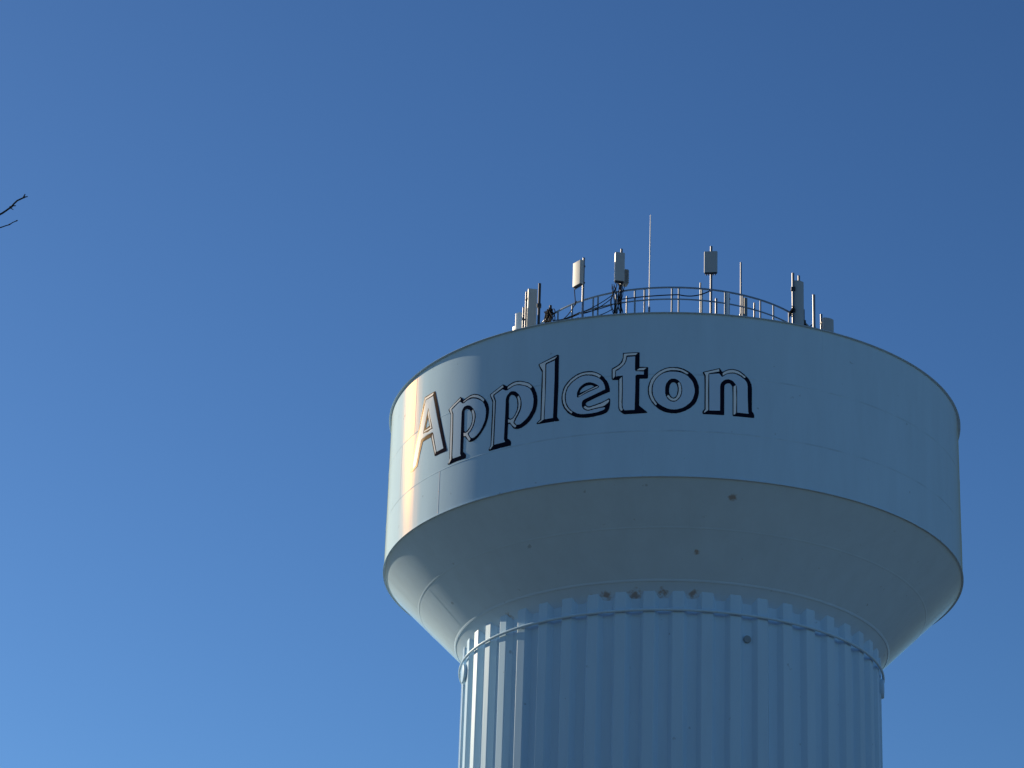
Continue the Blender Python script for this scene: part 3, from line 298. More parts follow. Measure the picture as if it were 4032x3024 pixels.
def paint(name, col, rust=False, gloss=0.32, tint=(1, 1, 1), power=9.0, seams=()):
    m = bpy.data.materials.new(name)
    m.use_nodes = True
    nt = m.node_tree
    N, Lk = nt.nodes, nt.links
    N.remove(N['Principled BSDF'])
    b, nrm_ins = gloss_coat(nt, gloss, tint, power)
    tc = N.new('ShaderNodeTexCoord')
    # faint chalking and dirt
    mp = N.new('ShaderNodeMapping')
    mp.inputs['Scale'].default_value = (1, 1, 0.18)
    Lk.new(tc.outputs['Object'], mp.inputs['Vector'])
    n = N.new('ShaderNodeTexNoise')
    n.inputs['Scale'].default_value = 1.3
    n.inputs['Detail'].default_value = 8
    n.inputs['Roughness'].default_value = 0.65
    Lk.new(mp.outputs[0], n.inputs['Vector'])
    mx = N.new('ShaderNodeMix'); mx.data_type = 'RGBA'
    mx.inputs[6].default_value = (*[c * 0.90 for c in col], 1)
    mx.inputs[7].default_value = (*[c * 1.08 for c in col], 1)
    Lk.new(n.outputs['Fac'], mx.inputs[0])
    # small dark specks
    sp_ = N.new('ShaderNodeTexNoise')
    sp_.inputs['Scale'].default_value = 3.2
    sp_.inputs['Detail'].default_value = 3
    Lk.new(tc.outputs['Object'], sp_.inputs['Vector'])
    rp = N.new('ShaderNodeValToRGB')
    rp.color_ramp.elements[0].position = 0.715
    rp.color_ramp.elements[1].position = 0.76
    Lk.new(sp_.outputs['Fac'], rp.inputs[0])
    mx2 = N.new('ShaderNodeMix'); mx2.data_type = 'RGBA'
    mx2.inputs[7].default_value = (*[c * 0.72 for c in col], 1)
    Lk.new(rp.outputs[0], mx2.inputs[0])
    Lk.new(mx.outputs[2], mx2.inputs[6])
    last = mx2.outputs[2]
    if rust:
        # rust blooms where single flutes meet the bowl
        gi = N.new('ShaderNodeNewGeometry')
        total = None
        rn = N.new('ShaderNodeTexNoise')
        rn.inputs['Scale'].default_value = 6.5
        rn.inputs['Detail'].default_value = 6
        Lk.new(tc.outputs['Object'], rn.inputs['Vector'])
        for a, r, s in rust:
            d = N.new('ShaderNodeVectorMath'); d.operation = 'DISTANCE'
            Lk.new(tc.outputs['Object'], d.inputs[0])
            d.inputs[1].default_value = cylp(r, rad(a), cone_z(r))
            mr = N.new('ShaderNodeMapRange')
            mr.inputs['From Min'].default_value = 0.0
            mr.inputs['From Max'].default_value = s
            mr.inputs['To Min'].default_value = 1.0
            mr.inputs['To Max'].default_value = 0.0
            Lk.new(d.outputs['Value'], mr.inputs['Value'])
            if total is None:
                total = mr.outputs[0]
            else:
                mm = N.new('ShaderNodeMath'); mm.operation = 'MAXIMUM'
                Lk.new(total, mm.inputs[0]); Lk.new(mr.outputs[0], mm.inputs[1])
                total = mm.outputs[0]
        ad = N.new('ShaderNodeMath'); ad.operation = 'MULTIPLY'
        Lk.new(total, ad.inputs[0]); Lk.new(rn.outputs['Fac'], ad.inputs[1])
        r2_ = N.new('ShaderNodeValToRGB')
        r2_.color_ramp.elements[0].position = 0.28
        r2_.color_ramp.elements[1].position = 0.46
        Lk.new(ad.outputs[0], r2_.inputs[0])
        mx3 = N.new('ShaderNodeMix'); mx3.data_type = 'RGBA'
        mx3.inputs[7].default_value = (0.26, 0.13, 0.03, 1)
        fd = N.new('ShaderNodeMath'); fd.operation = 'MULTIPLY'; fd.inputs[1].default_value = 0.65
        Lk.new(r2_.outputs[0], fd.inputs[0]); Lk.new(fd.outputs[0], mx3.inputs[0])
        Lk.new(last, mx3.inputs[6])
        last = mx3.outputs[2]
    for zs_ in seams:
        # grime caught along a horizontal plate seam, broken up
        sx = N.new('ShaderNodeSeparateXYZ')
        Lk.new(tc.outputs['Object'], sx.inputs[0])
        df = N.new('ShaderNodeMath'); df.operation = 'SUBTRACT'; df.inputs[1].default_value = zs_
        ab = N.new('ShaderNodeMath'); ab.operation = 'ABSOLUTE'
        Lk.new(sx.outputs['Z'], df.inputs[0]); Lk.new(df.outputs[0], ab.inputs[0])
        mr = N.new('ShaderNodeMapRange')
        mr.inputs['From Min'].default_value = 0.015
        mr.inputs['From Max'].default_value = 0.045
        mr.inputs['To Min'].default_value = 1.0
        mr.inputs['To Max'].default_value = 0.0
        Lk.new(ab.outputs[0], mr.inputs['Value'])
        gn = N.new('ShaderNodeTexNoise')
        gn.inputs['Scale'].default_value = 0.9
        gn.inputs['Detail'].default_value = 5
        Lk.new(tc.outputs['Object'], gn.inputs['Vector'])
        gr = N.new('ShaderNodeValToRGB')
        gr.color_ramp.elements[0].position = 0.45
        gr.color_ramp.elements[1].position = 0.62
        Lk.new(gn.outputs['Fac'], gr.inputs[0])
        ml = N.new('ShaderNodeMath'); ml.operation = 'MULTIPLY'
        Lk.new(mr.outputs[0], ml.inputs[0]); Lk.new(gr.outputs[0], ml.inputs[1])
        mx4 = N.new('ShaderNodeMix'); mx4.data_type = 'RGBA'
        mx4.inputs[7].default_value = (*[c * 0.84 for c in col], 1)
        Lk.new(ml.outputs[0], mx4.inputs[0]); Lk.new(last, mx4.inputs[6])
        last = mx4.outputs[2]
    Lk.new(last, b.inputs['Color'])
    # slight waviness of the rolled plates, drawn out downwards
    mp2 = N.new('ShaderNodeMapping')
    mp2.inputs['Scale'].default_value = (1.0, 1.0, 0.14)
    Lk.new(tc.outputs['Object'], mp2.inputs['Vector'])
    n2 = N.new('ShaderNodeTexNoise')
    n2.inputs['Scale'].default_value = 2.4
    n2.inputs['Detail'].default_value = 5
    Lk.new(mp2.outputs[0], n2.inputs['Vector'])
    bp = N.new('ShaderNodeBump')
    bp.inputs['Strength'].default_value = 0.35
    bp.inputs['Distance'].default_value = 0.02
    Lk.new(n2.outputs['Fac'], bp.inputs['Height'])
    for i_ in nrm_ins[1:]:                       # only the shine shows it
        Lk.new(bp.outputs[0], i_)
    return m

def letter_paint(name, col):
    m = bpy.data.materials.new(name)
    m.use_nodes = True
    m.node_tree.nodes.remove(m.node_tree.nodes['Principled BSDF'])
    d, _ = gloss_coat(m.node_tree, 0.36, (1.0, 0.76, 0.48), 8.4)  # warm tint in the shine colours the sun glare over the letters
    d.inputs['Color'].default_value = (*col, 1)
    return m

PCOL = (0.52, 0.71, 0.87)
CCOL = (0.50, 0.69, 0.86)
BCOL = (0.54, 0.72, 0.90)
GLARE_TINT = (1.0, 0.48, 0.06)      # orange put into the tank coat's shine to warm the sun glare
m_tank = paint('tank_paint', PCOL, tint=GLARE_TINT, gloss=0.22, power=13.6, seams=(42.44, 44.61))
m_bowl = paint('bowl_paint', BCOL, rust=[(-48.7, 7.78, .50), (-17.3, 7.80, .50), (-9.5, 7.80, .60), (-2.2, 7.80, .55), (5.5, 7.80, .50), (-21.5, 7.80, .30),
                                         (11.5, 10.5, .40), (5.6, 8.95, .26)])
m_col = paint('column_paint', CCOL)
m_dark = letter_paint('navy_letter_paint', (0.010, 0.012, 0.026))
m_face = letter_paint('grey_letter_paint', (0.55, 0.71, 0.88))
m_light = letter_paint('white_letter_paint', (0.92, 0.93, 0.94))
m_steel = new_mat('galvanised_steel', (0.12, 0.155, 0.22), 0.35, 0.0)
m_rail = new_mat('rail_paint', (0.17, 0.24, 0.32), 0.5, noise=0.1, nscale=6)
m_plastic = new_mat('grey_plastic', (0.37, 0.39, 0.40), 0.5, noise=0.06, nscale=4)
m_white = new_mat('white_plastic', (0.68, 0.72, 0.76), 0.4, noise=0.05, nscale=4)
m_unit = new_mat('unit_grey', (0.16, 0.17, 0.17), 0.5, noise=0.1, nscale=8)
m_cable = new_mat('black_cable', (0.010, 0.011, 0.014), 0.8, spec=0.12)
m_bracket = new_mat('dark_bracket', (0.035, 0.042, 0.055), 0.6, spec=0.25)
m_vent = new_mat('dark_vent_mesh', (0.24, 0.29, 0.33), 0.6)
m_bark = new_mat('bark', (0.026, 0.021, 0.018), 0.8, noise=0.35, nscale=14, bump=0.6, bscale=25)

# ------------------------------------------------------------------ ground
def ground_mat():
    m = bpy.data.materials.new('dry_grass_ground')
    m.use_nodes = True
    N, Lk = m.node_tree.nodes, m.node_tree.links
    b = N['Principled BSDF']
    b.inputs['Roughness'].default_value = 0.95
    b.inputs['Specular IOR Level'].default_value = 0.1
    tc = N.new('ShaderNodeTexCoord')
    n = N.new('ShaderNodeTexNoise')
    n.inputs['Scale'].default_value = 0.05
    n.inputs['Detail'].default_value = 10
    n.inputs['Roughness'].default_value = 0.7
    Lk.new(tc.outputs['Object'], n.inputs['Vector'])
    rp = N.new('ShaderNodeValToRGB')
    rp.color_ramp.elements[0].position = 0.35
    rp.color_ramp.elements[0].color = (*GCOL0, 1)
    rp.color_ramp.elements[1].position = 0.65
    rp.color_ramp.elements[1].color = (*GCOL1, 1)
    Lk.new(n.outputs['Fac'], rp.inputs[0])
    Lk.new(rp.outputs[0], b.inputs['Base Color'])
    return m
GCOL0, GCOL1 = (0.048, 0.055, 0.049), (0.092, 0.102, 0.095)
bm = bmesh.new()
lathe(bm, [(0, 0), (20, 0), (200, 0), (1500, 0), (9000, 0)], 96)
tag(obj('ground', bm, ground_mat()), None, None, None, 'structure')

# ------------------------------------------------------------------ water tower
tower = tag(empty('water_tower', (0, 0, 0)),
            'huge pale grey water tower with fluted column and black outlined town name on its tank', 'water tower')

# fluted column
bm = bmesh.new()
per = 2 * PI / NF
prof = []
for k in range(NF):
    a0 = F0 + k * per
    for u, r in ((-.335, RV), (-.32, RV + .012), (-.203, RC - .022), (-.190, RC - .006), (-.172, RC), (.172, RC), (.190, RC - .006), (.203, RC - .022), (.32, RV + .012), (.335, RV)):
        prof.append((r, a0 + u * per))
zs = [-0.2, 6, 12, 18, 24, 30, 36.3, 37.86]
rows = [[bm.verts.new(cylp(r, a, z)) for r, a in prof] for z in zs]
n = len(prof)
for ra, rb in zip(rows, rows[1:]):
    for i in range(n):
        j = (i + 1) % n
        bm.faces.new((ra[i], ra[j], rb[j], rb[i]))
column = obj('column', bm, m_col, tower, outward=0)

# painter's rail round the column head
bm = bmesh.new()
tube(bm, [cylp(RC + .085, 2 * PI * i / 240, ZRING) for i in range(240)], .052, 10, closed=True)
ring = obj('painters_rail', bm, m_col, column, smooth=80)
for k in range(0, NF, 3):
    bm = bmesh.new()
    a = F0 + k * per
    tube(bm, [cylp(RC - .01, a, ZRING), cylp(RC + .08, a, ZRING)], .02, 6)
    obj('rail_bracket', bm, m_col, column)

# round covers on the column
def cover(a, z, rr, depth, mat, name, r0=RC):
    bm = bmesh.new()
    pr = [(rr * .96, -.06), (rr, 0.0), (rr, depth * .6), (rr * .93, depth), (rr * .5, depth * 1.15), (0, depth * 1.2)]
    lathe(bm, pr, 32)
    Q = Matrix.Translation(cylp(r0, a, z)) @ Matrix.Rotation(a, 4, 'Z') @ Matrix.Rotation(PI / 2, 4, 'X')
    bm.transform(Q)
    return obj(name, bm, mat, column, smooth=40)
cover(rad(-76), 36.40, .37, .10, m_col, 'vent_cover')
cover(rad(84.5), 36.45, .37, .10, m_col, 'vent_cover')
cover(rad(20.4), 36.08, .14, .05, m_vent, 'vent_cap', RV + .03)
cover(rad(176), 36.4, .37, .10, m_col, 'vent_cover')

# conical bowl under the tank
bm = bmesh.new()
RI = 10.97
lathe(bm, [(7.3, cone_z(7.3)), (8.1, cone_z(8.1)), (9.5, cone_z(9.5)), (RI, cone_z(RI))], 360)
bowl = obj('bowl', bm, m_bowl, tower, smooth=30, outward=-1)
# lap joint of the bowl plates, plus radial welds
bm = bmesh.new()
lathe(bm, [(8.13, cone_z(8.13) - .001), (8.145, cone_z(8.145) - .020), (8.185, cone_z(8.185) - .020), (8.20, cone_z(8.20) - .001)], 360)
obj('weld_seam', bm, m_bowl, bowl, smooth=30, outward=-1)
bm = bmesh.new()
lathe(bm, [(9.57, cone_z(9.57) - .001), (9.59, cone_z(9.59) - .008), (9.61, cone_z(9.61) - .008), (9.63, cone_z(9.63) - .001)], 360)
obj('weld_seam', bm, m_bowl, bowl, smooth=60, outward=-1)
for a, ra, rb in [(-56.4 + 30 * k, 9.66, RI - .03) for k in range(12)] + [(-41 + 30 * k, 8.25, 9.54) for k in range(12)]:
    bm = bmesh.new()
    t = rad(a)
    dn = Vector((math.sin(t), -math.cos(t), -1)).normalized()
    tg = Vector((math.cos(t), math.sin(t), 0))
    p0, p1 = cylp(ra, t, cone_z(ra)), cylp(rb, t, cone_z(rb))
    q = [p0 - tg * .02 - dn * .002, p0 + dn * .005, p0 + tg * .02 - dn * .002]
    w = [p1 - tg * .02 - dn * .002, p1 + dn * .005, p1 + tg * .02 - dn * .002]
    A = [bm.verts.new(x) for x in q]; B = [bm.verts.new(x) for x in w]
    bm.faces.new((A[0], A[1], B[1], B[0])); bm.faces.new((A[1], A[2], B[2], B[1]))
    obj('weld_seam', bm, m_bowl, bowl, smooth=80, outward=-1)

# tank wall with bottom flange, and roof
bm = bmesh.new()
lathe(bm, [(RI - .02, ZB - .03), (10.98, ZB - .05), (11.03, ZB - .05), (11.03, ZB - .02), (R, ZB - .002), (R, 42.0), (R, 44.0), (R, ZT - .03)], 720)
tank = obj('tank', bm, m_tank, tower, smooth=30, outward=0)
bm = bmesh.new()
lathe(bm, [(R - .01, ZT - .045), (11.095, ZT - .035), (11.10, ZT - .028), (11.095, ZT - .020), (10.95, ZT + .03), (10.0, roof_z(10)), (8.0, roof_z(8)), (6.5, roof_z(6.5)), (5.2, roof_z(5.2)),
           (4, roof_z(4)), (2.5, roof_z(2.5)), (1.2, roof_z(1.2)), (0, roof_z(0))], 360)
roof = obj('roof', bm, m_tank, tower, smooth=30, outward=2)

bm = bmesh.new()
for z in (42.44, 44.61):
    lathe(bm, [(R - .002, z - .028), (R + .006, z - .010), (R + .006, z + .010), (R - .002, z + .028)], 720)
def vbead(a, z0, z1):
    t = rad(a); w = .026 / R
    col = []
    for k in range(9):
        z = z0 + (z1 - z0) * k / 8
        col.append([bm.verts.new(cylp(R - .002, t - w, z)), bm.verts.new(cylp(R + .006, t - w * .3, z)),
                    bm.verts.new(cylp(R + .006, t + w * .3, z)), bm.verts.new(cylp(R - .002, t + w, z))])
    for A, B in zip(col, col[1:]):
        for i in range(3):
            bm.faces.new((A[i], A[i + 1], B[i + 1], B[i]))
for k in range(8):
    vbead(-50.4 + 45 * k, ZB + .02, 42.42)
    vbead(-67.5 + 45 * k, 42.46, 44.59)
    vbead(-16.0 + 45 * k, 44.63, ZT - .05)
obj('weld_seam', bm, m_tank, tank, smooth=50, outward=0)

# painted name: outlined letters with bevel lights, traced as (arc length, height) on the wall
def pts_of(s):
    return [tuple(map(float, t.split(','))) for t in s.split()]
def area(p):
    return sum(p[i - 1][0] * p[i][1] - p[i][0] * p[i - 1][1] for i in range(len(p))) / 2
def inside(p, x, y):
    c = False
    for i in range(len(p)):
        (x1, y1), (x2, y2) = p[i - 1], p[i]
        if (y1 > y) != (y2 > y) and x < (x2 - x1) * (y - y1) / (y2 - y1) + x1:
            c = not c
    return c
def sheet(bm, outer, holes, r, mi):
    loops = [outer] + holes
    vs, es = [], []
    for lp in loops:
        b = len(vs)
        vs += [Vector(q) for q in lp]
        es += [(b + i, b + (i + 1) % len(lp)) for i in range(len(lp))]
    x0 = min(q[0] for q in outer); x1 = max(q[0] for q in outer)
    z0 = min(q[1] for q in outer); z1 = max(q[1] for q in outer)
    st = .12
    for i in range(int((x1 - x0) / st) + 1):
        for j in range(int((z1 - z0) / .3) + 1):
            x, z = x0 + (i + .5) * st, z0 + (j + .5) * .3
            if inside(outer, x, z) and not any(inside(h, x, z) for h in holes):
                vs.append(Vector((x, z)))
    V, E_, F_, *_ = geometry.delaunay_2d_cdt(vs, es, [], 0, 1e-4)
    bv = [None] * len(V)
    for f in F_:
        cx = sum(V[i].x for i in f) / len(f); cz = sum(V[i].y for i in f) / len(f)
        if not inside(outer, cx, cz) or any(inside(h, cx, cz) for h in holes):
            continue
        for i in f:
            if bv[i] is None:
                bv[i] = bm.verts.new(cylp(r, V[i].x / 11.0, V[i].y))
        a, b_, c = (bv[i] for i in f)
        nrm = (b_.co - a.co).cross(c.co - a.co)
        if nrm.dot(Vector((a.co.x, a.co.y, 0))) < 0:
            a, c = c, a
        bm.faces.new((a, b_, c)).material_index = mi
for ch, O, Hs, F, FH, HL in LETTERS:
    bm = bmesh.new()
    sheet(bm, pts_of(O), [pts_of(h) for h in Hs], R + .010, 0)
    sheet(bm, pts_of(F), [pts_of(h) for h in FH], R + .014, 1)
    for h in HL:
        sheet(bm, pts_of(h), [], R + .018, 2)
    me = bpy.data.meshes.new('painted_letter')
    bm.to_mesh(me); bm.free()
    for m in (m_dark, m_face, m_light):
        me.materials.append(m)
    o = bpy.data.objects.new('painted_letter', me)
    C.objects.link(o)
    o.parent = tank
    o['label'] = 'black outlined letter %s with white bevel highlights' % ch

# guard rail on the roof
RR = 5.685
ZR0, ZR1, ZRM = roof_z(RR) - .03, 50.59, 50.10
railing = obj('guard_rail', (lambda b: (tube(b, [cylp(RR, 2 * PI * i / 180, ZR1) for i in range(180)], .038, 8, closed=True), b)[1])(bmesh.new()),
              m_rail, tower, smooth=80)
bm = bmesh.new()
tube(bm, [cylp(RR, 2 * PI * i / 180, ZRM) for i in range(180)], .03, 8, closed=True)
obj('middle_rail', bm, m_rail, railing, smooth=80)
post_az = [-61, -52, -43.5, -33, -30.8, -23, -15.3, -11.5, -1.0, 1.6, 10.4, 19.6, 27, 35, 41.5, 50.5] + list(range(60, 299, 10))
for a in post_az:
    bm = bmesh.new()
    t = rad(a)
    tube(bm, [cylp(RR, t, ZR0), cylp(RR, t, ZR1 - .03)], .034, 8)
    obj('rail_post', bm, m_rail, railing, smooth=80)

# ------------------------------------------------------------------ things on the roof
def base(a, r):
    return cylp(r, rad(a), roof_z(r))
def pole_bm(h, r=.045, foot=True, x=0.0, y=0.0):
    bm = bmesh.new()
    tube(bm, [(x, y, -.02), (x, y, h)], r, 12)
    if foot:
        box(bm, (x, y, .02), (.22, .22, .03))
    return bm

def rounded(w, d, rr, arc=0.0, n=5):
    """plan outline of an antenna housing; front is -y, arc bulges the front"""
    o = []
    for cx, cy_, a0 in ((w / 2 - rr, d / 2 - rr, 0), (-w / 2 + rr, d / 2 - rr, 90)):
        for k in range(n + 1):
            t = rad(a0 + 90 * k / n)
            o.append((cx + rr * math.cos(t), cy_ + rr * math.sin(t)))
    if arc:
        for k in range(13):
            u = -1 + 2 * k / 12
            o.append((w / 2 * u, -d / 2 - arc * (1 - u * u)))
    else:
        for cx, cy_, a0 in ((-w / 2 + rr, -d / 2 + rr, 180), (w / 2 - rr, -d / 2 + rr, 270)):
            for k in range(n + 1):
                t = rad(a0 + 90 * k / n)
                o.append((cx + rr * math.cos(t), cy_ + rr * math.sin(t)))
    return o

def clamp_bm(z, y0, y1):
    bm = bmesh.new()
    box(bm, (0, (y0 + y1) / 2, z), (.10, abs(y1 - y0) + .10, .07), .01)
    return bm

def panel_antenna(label, a, r, ztop, zp1, zp0, w, d, face, mat, arc=0.0, pole_r=.045, off=None, side=0.0, tilt=0.0, split=False, unit=False, group='panel antennas standing round the roof rail'):
    """mast on the roof carrying an upright housing; face = azimuth the front looks to"""
    p = base(a, r)
    t = empty('panel_antenna', p, rad(face))
    tag(t, label, 'antenna', group)
    h = ztop - p.z
    pb = pole_bm(h, pole_r, True, side, 0)
    obj('mast', pb, m_steel, t, smooth=60)
    yo = -(d / 2 + pole_r + .07) if off is None else off
    z0, z1 = zp0 - p.z, zp1 - p.z
    bm = bmesh.new()
    prism(bm, rounded(w, d, min(.035, d / 3), arc), z0, z1)
    if split:
        pass
    T = Matrix.Translation((0, yo, (z0 + z1) / 2)) @ Matrix.Rotation(rad(tilt), 4, 'X') @ Matrix.Translation((0, 0, -(z0 + z1) / 2))
    bm.transform(T)
    hs = obj('housing', bm, mat, t, smooth=50)
    # end cap and cable sockets below
    bm = bmesh.new()
    prism(bm, rounded(w * .92, d * .8, .02, arc * .8), z0 - .03, z0 + .001)
    for k in range(-2, 3):
        tube(bm, [(k * w * .17, 0, z0 - .10), (k * w * .17, 0, z0 - .02)], .022, 8)
    bm.transform(T)
    obj('socket_plate', bm, m_bracket, t)
    for zz in (z0 + (z1 - z0) * .15, z0 + (z1 - z0) * .85):
        bm = clamp_bm(zz, yo + d / 2, 0)
        bm.transform(Matrix.Translation((side, 0, 0)))
        obj('clamp', bm, m_bracket, t)
    if unit:
        bm = bmesh.new()
        box(bm, (.30, .14, z0 + .36), (.22, .30, .62), .03)
        for k in range(7):
            box(bm, (.30, .14, z0 + .12 + k * .08), (.25, .33, .02))
        obj('radio_unit', bm, m_unit, t, smooth=40)
    return t

def mast(label, a, r, ztop, pr=.045, mat=None, knuckle=None, name='mast', cat='mast', group='bare masts on the tower roof'):
    p = base(a, r)
    t = empty(name, p)
    tag(t, label, cat, group)
    obj('tube', pole_bm(ztop - p.z, pr, False), mat or m_steel, t, smooth=60)
    bm = bmesh.new()
    box(bm, (0, 0, .02), (.24, .24, .03)); tube(bm, [(0, 0, .03), (0, 0, .16)], pr * 1.6, 10)
    obj('foot', bm, m_bracket, t)
    for kz in (knuckle or []):
        bm = bmesh.new()
        box(bm, (0, 0, kz - p.z), (.17, .17, .16), .03)
        obj('clamp', bm, m_bracket, t)
    return t

panel_antenna('shortest pale panel antenna at the far left end of the roof', -88, 6.15, 51.42, 51.40, 50.2, .20, .14, -60, m_white)
panel_antenna('second pale panel antenna from the left, its mast rising well above it', -76, 6.15, 51.67, 51.36, 50.0, .26, .16, -40, m_white, side=.06)
panel_antenna('tall narrow panel antenna with sunlit white left edge beside a dark mast', -76.5, 5.80, 52.42, 52.43, 50.0, .36, .20, 12, m_plastic, side=-.20)
mast('dark bare mast with a clamp halfway up, right of the tall narrow panel', -66.7, 5.75, 52.36, .055, m_bracket, [51.4, 50.2])
mast('short dark stub mast wrapped in a black bundle of cables', -56.4, 5.75, 50.98, .05, m_bracket, [50.75])
panel_antenna('wide beige panel antenna turned to the left on a mast at the rail', -37.6, 5.80, 52.32, 52.10, 51.10, .50, .17, -52, m_plastic, side=.07)
panel_antenna('tall grey double panel antenna with radio unit behind and cables hanging below', -21.8, 5.80, 52.36, 52.05, 50.86, .37, .20, 14, m_plastic, unit=True, side=.12)
panel_antenna('square grey panel antenna on a single mast right of the tall white whip', 13.7, 5.80, 52.36, 52.03, 51.15, .50, .14, -6, m_plastic)
panel_antenna('small bright white panel seen through the roof rail', 21.3, 5.62, 50.54, 50.53, 49.3, .13, .12, -30, m_white, off=-.10)
panel_antenna('narrow grey panel just right of the blue whip, inside the rail', 28.4, 5.58, 50.50, 50.49, 49.3, .13, .12, 20, m_unit, off=-.09)
panel_antenna('tall grey curved panel antenna between two masts at the right end of the rail', 54.5, 5.75, 52.30, 51.93, 49.6, .40, .12, 24, m_plastic, arc=.07, side=.12)
panel_antenna('low curved grey panel antenna farthest right on the roof', 72.5, 6.15, 51.30, 51.06, 50.0, .46, .12, 30, m_plastic, arc=.07, side=-.18)
mast('sunlit mast touching the left side of the tall curved panel', 51.4, 5.82, 52.24, .05, m_steel, [51.55, 50.63])
mast('thin pale mast inside the rail, right of the tall double panel', -19.0, 5.55, 50.41, .03, m_steel)
mast('thin pale mast inside the rail, left of the square panel', 10.1, 5.55, 50.90, .03, m_steel)
mast('short mast inside the rail, right of the square panel', 16.5, 5.55, 50.31, .045, m_steel)
mast('short mast inside the rail, right of the blue whip', 32.9, 5.58, 50.45, .035, m_steel)
mast('short dark mast close against the right side of the tall curved panel', 60.0, 5.75, 51.05, .04, m_bracket, [50.5])
mast('tall sunlit mast standing alone right of the tall curved panel', 70.8, 5.75, 52.16, .055, m_steel)

def whip(label, a, r, ztop, r0, r1, mat):
    p = base(a, r)
    t = empty('whip_antenna', p)
    tag(t, label, 'antenna', 'whip antennas on the tower roof')
    bm = bmesh.new()
    h = ztop - p.z
    tube(bm, [(0, 0, h * k / 8) for k in range(9)], r0, 8, r1)
    obj('rod', bm, mat, t, smooth=80)
    bm = bmesh.new()
    tube(bm, [(0, 0, -.02), (0, 0, .55)], r0 * 1.6, 8)
    obj('socket', bm, m_steel, t, smooth=60)
whip('tallest thin white whip antenna rising above all the panels', -10.0, 5.50, 53.80, .026, .016, m_white)
whip('thinner shorter grey whip antenna between the square panel and the curved panel', 27.2, 5.50, 52.06, .036, .030, m_steel)

# cables
def sag(a0, z0, a1, z1, dip, r=5.80, n=14):
    out = []
    for k in range(n + 1):
        u = k / n
        out.append(cylp(r, rad(a0 + (a1 - a0) * u), z0 + (z1 - z0) * u - dip * 4 * u * (1 - u)))
    return out
def cable(label, runs, r=.02, name='cable'):
    bm = bmesh.new()
    for q in runs:
        tube(bm, q, r, 6)
    return tag(obj(name, bm, m_cable, smooth=80), label, 'cable', 'cables along the tower rail')
cable('black cables sagging along the rail left of the double panel', [
    sag(-38, 50.05, -24, 50.45, .10, 5.78), sag(-38, 49.98, -24, 50.32, .16, 5.80), sag(-38, 50.02, -24, 50.05, .05, 5.76), sag(-36, 49.8, -24, 49.85, .12, 5.78)], .018)
cable('black cables strung between the stub mast and the beige panel mast', [
    sag(-56, 50.35, -38.5, 50.06, .16, 5.80), sag(-56, 50.22, -38.5, 49.98, .10, 5.82), sag(-55, 50.1, -39, 49.85, .05, 5.80), sag(-47, 50.0, -39.5, 50.55, .12, 5.86), sag(-39.6, 50.35, -40.4, 51.05, 0, 5.92, 5)], .018)
cable('black cable dipping along the rail to the clamp of the square panel', [
    sag(-22, 50.20, 1.5, 50.24, .02, 5.79), sag(1.5, 50.24, 13.2, 50.48, .14, 5.79)], .022)
random.seed(5)
def bundle(label, a, z0, z1, wd, n, r=5.86, th=.02):
    bm = bmesh.new()
    for k in range(n):
        pts = []
        x = random.uniform(-1, 1)
        ph = random.uniform(0, 6)
        for j in range(9):
            u = j / 8
            xx = (x + .55 * math.sin(ph + 5 * u)) * wd / 2
            pts.append(cylp(r + .10 * math.sin(ph * 2 + 4 * u), rad(a) + xx / r, z0 + (z1 - z0) * u * random.uniform(.94, 1.0)))
        tube(bm, pts, th, 6)
    return tag(obj('cable_bundle', bm, m_cable, smooth=80), label, 'cables', 'cable bundles at the antenna feet')
bundle('tangle of black cables hanging beneath the tall double panel', -21.6, 49.55, 50.88, .34, 15, th=.014)
bundle('black knot of cables at the stub mast on the left', -55.6, 49.9, 50.74, .46, 18)
bundle('small black cable knot at the foot of the dark mast', -66.5, 49.95, 50.45, .30, 8)
bundle('small black cable loop at the clamp left of the tall curved panel', 50.2, 50.35, 50.75, .12, 4)
bundle('low black cables on the roof between the curved panel and the lone mast', 63.5, 50.0, 50.55, .5, 7)

# ------------------------------------------------------------------ bare tree, its crown tips reach into the picture on the left
random.seed(11)
tree = tag(empty('bare_tree', (-8.6, -90.6, 0)), 'leafless tree at the left edge, only two dark twig tips in view', 'tree')
T0 = Vector((-8.6, -90.6, 0))
bm = bmesh.new()
trunk = [Vector((0, 0, -.1)), Vector((.03, .05, 1.5)), Vector((-.06, .02, 3.2)), Vector((.02, -.05, 5.0)), Vector((.15, .02, 6.8)), Vector((.10, .1, 8.6)), Vector((.25, 0, 10.4)), Vector((.2, .1, 12.0))]
tube(bm, trunk, .17, 12, .02)
for k in range(5):
    t = k * 1.26
    tube(bm, [Vector((.12 * math.cos(t), .12 * math.sin(t), .4)), Vector((.30 * math.cos(t), .30 * math.sin(t), -.08))], .09, 8, .05)
obj('trunk', bm, m_bark, tree, smooth=60)
nrm_left = None
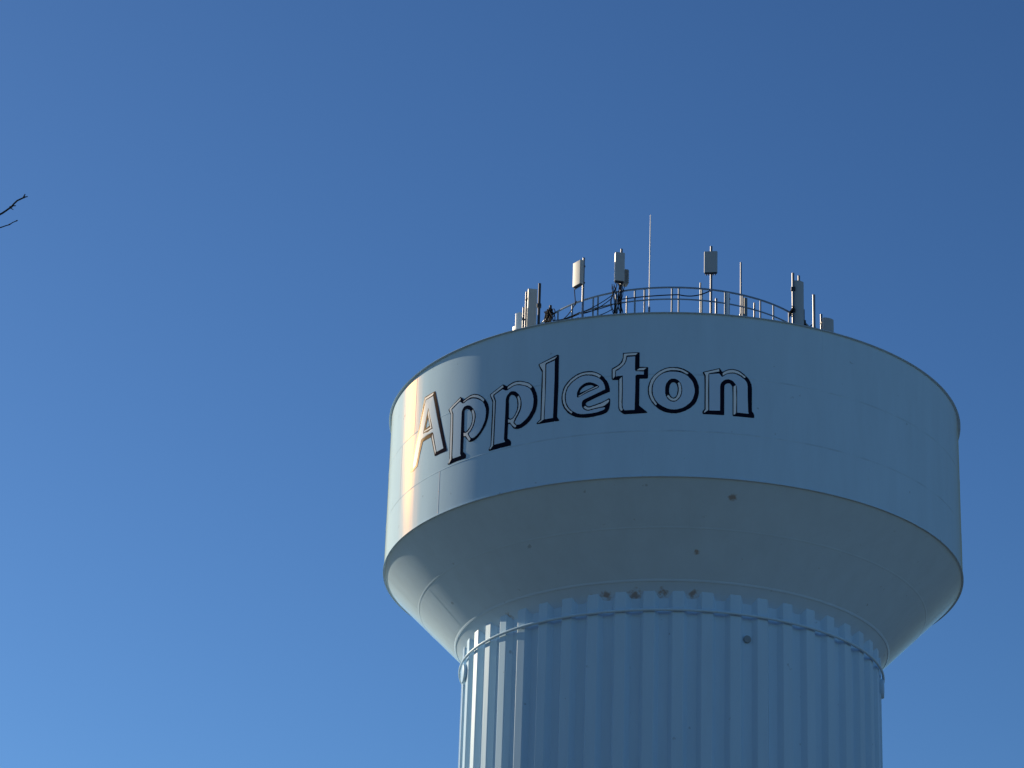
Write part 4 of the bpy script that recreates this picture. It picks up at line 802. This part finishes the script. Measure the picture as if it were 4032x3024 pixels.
# left side plane of the view, to keep the other limbs where the photograph has none
eye = Vector((0, CAMY, EYE))
edge_dir = (fwd - r2 * (18 / cd.lens)).normalized()
pl_n = u2.cross(edge_dir).normalized()
if pl_n.dot(r2) < 0: pl_n = -pl_n
def hidden(p):       # p in world space, left of the picture edge
    return (p - eye).dot(pl_n) < -.12
def grow(bm, p, d, length, r, depth):
    pts = [p]
    q = p
    n = 6
    for k in range(n):
        d = (d + Vector((random.uniform(-.22, .22), random.uniform(-.22, .22), random.uniform(-.10, .20)))).normalized()
        q = q + d * length / n
        if not hidden(q + T0):
            break
        pts.append(q)
    if len(pts) < 2: return
    tube(bm, pts, r, 6, r * .35)
    if depth:
        for k in range(1, len(pts)):
            for _ in range(2):
                s = Vector((random.uniform(-1, 1), random.uniform(-1, 1), random.uniform(-.1, .9))).normalized()
                grow(bm, pts[k], (d * .8 + s).normalized(), length * random.uniform(.3, .5), r * .4, depth - 1)
for k in range(13):
    z = 3.4 + k * .62
    u = (z - 3.4) / 8.6
    i = max(j for j in range(len(trunk)) if trunk[j].z <= z)
    a, b = trunk[i], trunk[min(i + 1, len(trunk) - 1)]
    p = a + (b - a) * ((z - a.z) / max(.01, b.z - a.z))
    t = k * 2.4
    bm = bmesh.new()
    grow(bm, p, Vector((math.cos(t), math.sin(t), .65)).normalized(), 3.6 * (1 - .55 * u), .065 * (1 - .6 * u), 2)
    if bm.verts:
        obj('branch', bm, m_bark, tree, smooth=70)
    else:
        bm.free()
def L(ps): return [Vector(p) - T0 for p in ps]
# the two limbs whose tips are seen
bm = bmesh.new()
tip1 = L([(-4.031, -91.116, 9.611), (-4.016, -91.117, 9.619), (-3.997, -91.119, 9.633), (-3.976, -91.122, 9.649), (-3.961, -91.125, 9.662), (-3.946, -91.13, 9.679), (-3.929, -91.134, 9.696), (-3.91, -91.135, 9.706), (-3.891, -91.136, 9.716), (-3.883, -91.136, 9.720), (-3.868, -91.134, 9.724)])
lead1 = [trunk[4], Vector((1.3, -.10, 7.9)), Vector((2.6, -.3, 8.6)), Vector((3.6, -.42, 9.05)), Vector((4.2, -.49, 9.42))]
tube(bm, lead1 + [tip1[0]], .055, 8, .0062)
tube(bm, tip1[:9], .0062, 8, .0048)
tube(bm, tip1[8:], .0056, 6, .0026)
tube(bm, L([(-3.894, -91.136, 9.714), (-3.889, -91.138, 9.727), (-3.884, -91.140, 9.737)]), .0050, 6, .0034)
tube(bm, L([(-3.972, -91.123, 9.654), (-3.959, -91.124, 9.663), (-3.951, -91.123, 9.676)]), .0084, 6, .0046)
tube(bm, L([(-3.959, -91.125, 9.665), (-3.936, -91.122, 9.668)]), .0038, 6, .0026)
tube(bm, L([(-3.968, -91.121, 9.653), (-3.951, -91.114, 9.645)]), .0034, 6, .0018)
obj('branch', bm, m_bark, tree, smooth=70)
bm = bmesh.new()
tip2 = L([(-4.031, -91.081, 9.541), (-4.016, -91.08, 9.546), (-3.997, -91.079, 9.555), (-3.974, -91.078, 9.563), (-3.957, -91.08, 9.576), (-3.930, -91.08, 9.590)])
tube(bm, [Vector((3.3, -.38, 8.9)), Vector((4.0, -.44, 9.22)), Vector((4.4, -.47, 9.46)), tip2[0]], .016, 8, .0038)
tube(bm, tip2, .0038, 8, .0028)
tube(bm, L([(-3.978, -91.079, 9.562), (-3.966, -91.08, 9.568)]), .0048, 6, .0036)
tube(bm, L([(-3.936, -91.08, 9.587), (-3.927, -91.08, 9.592)]), .0042, 6, .0036)
obj('branch', bm, m_bark, tree, smooth=70)
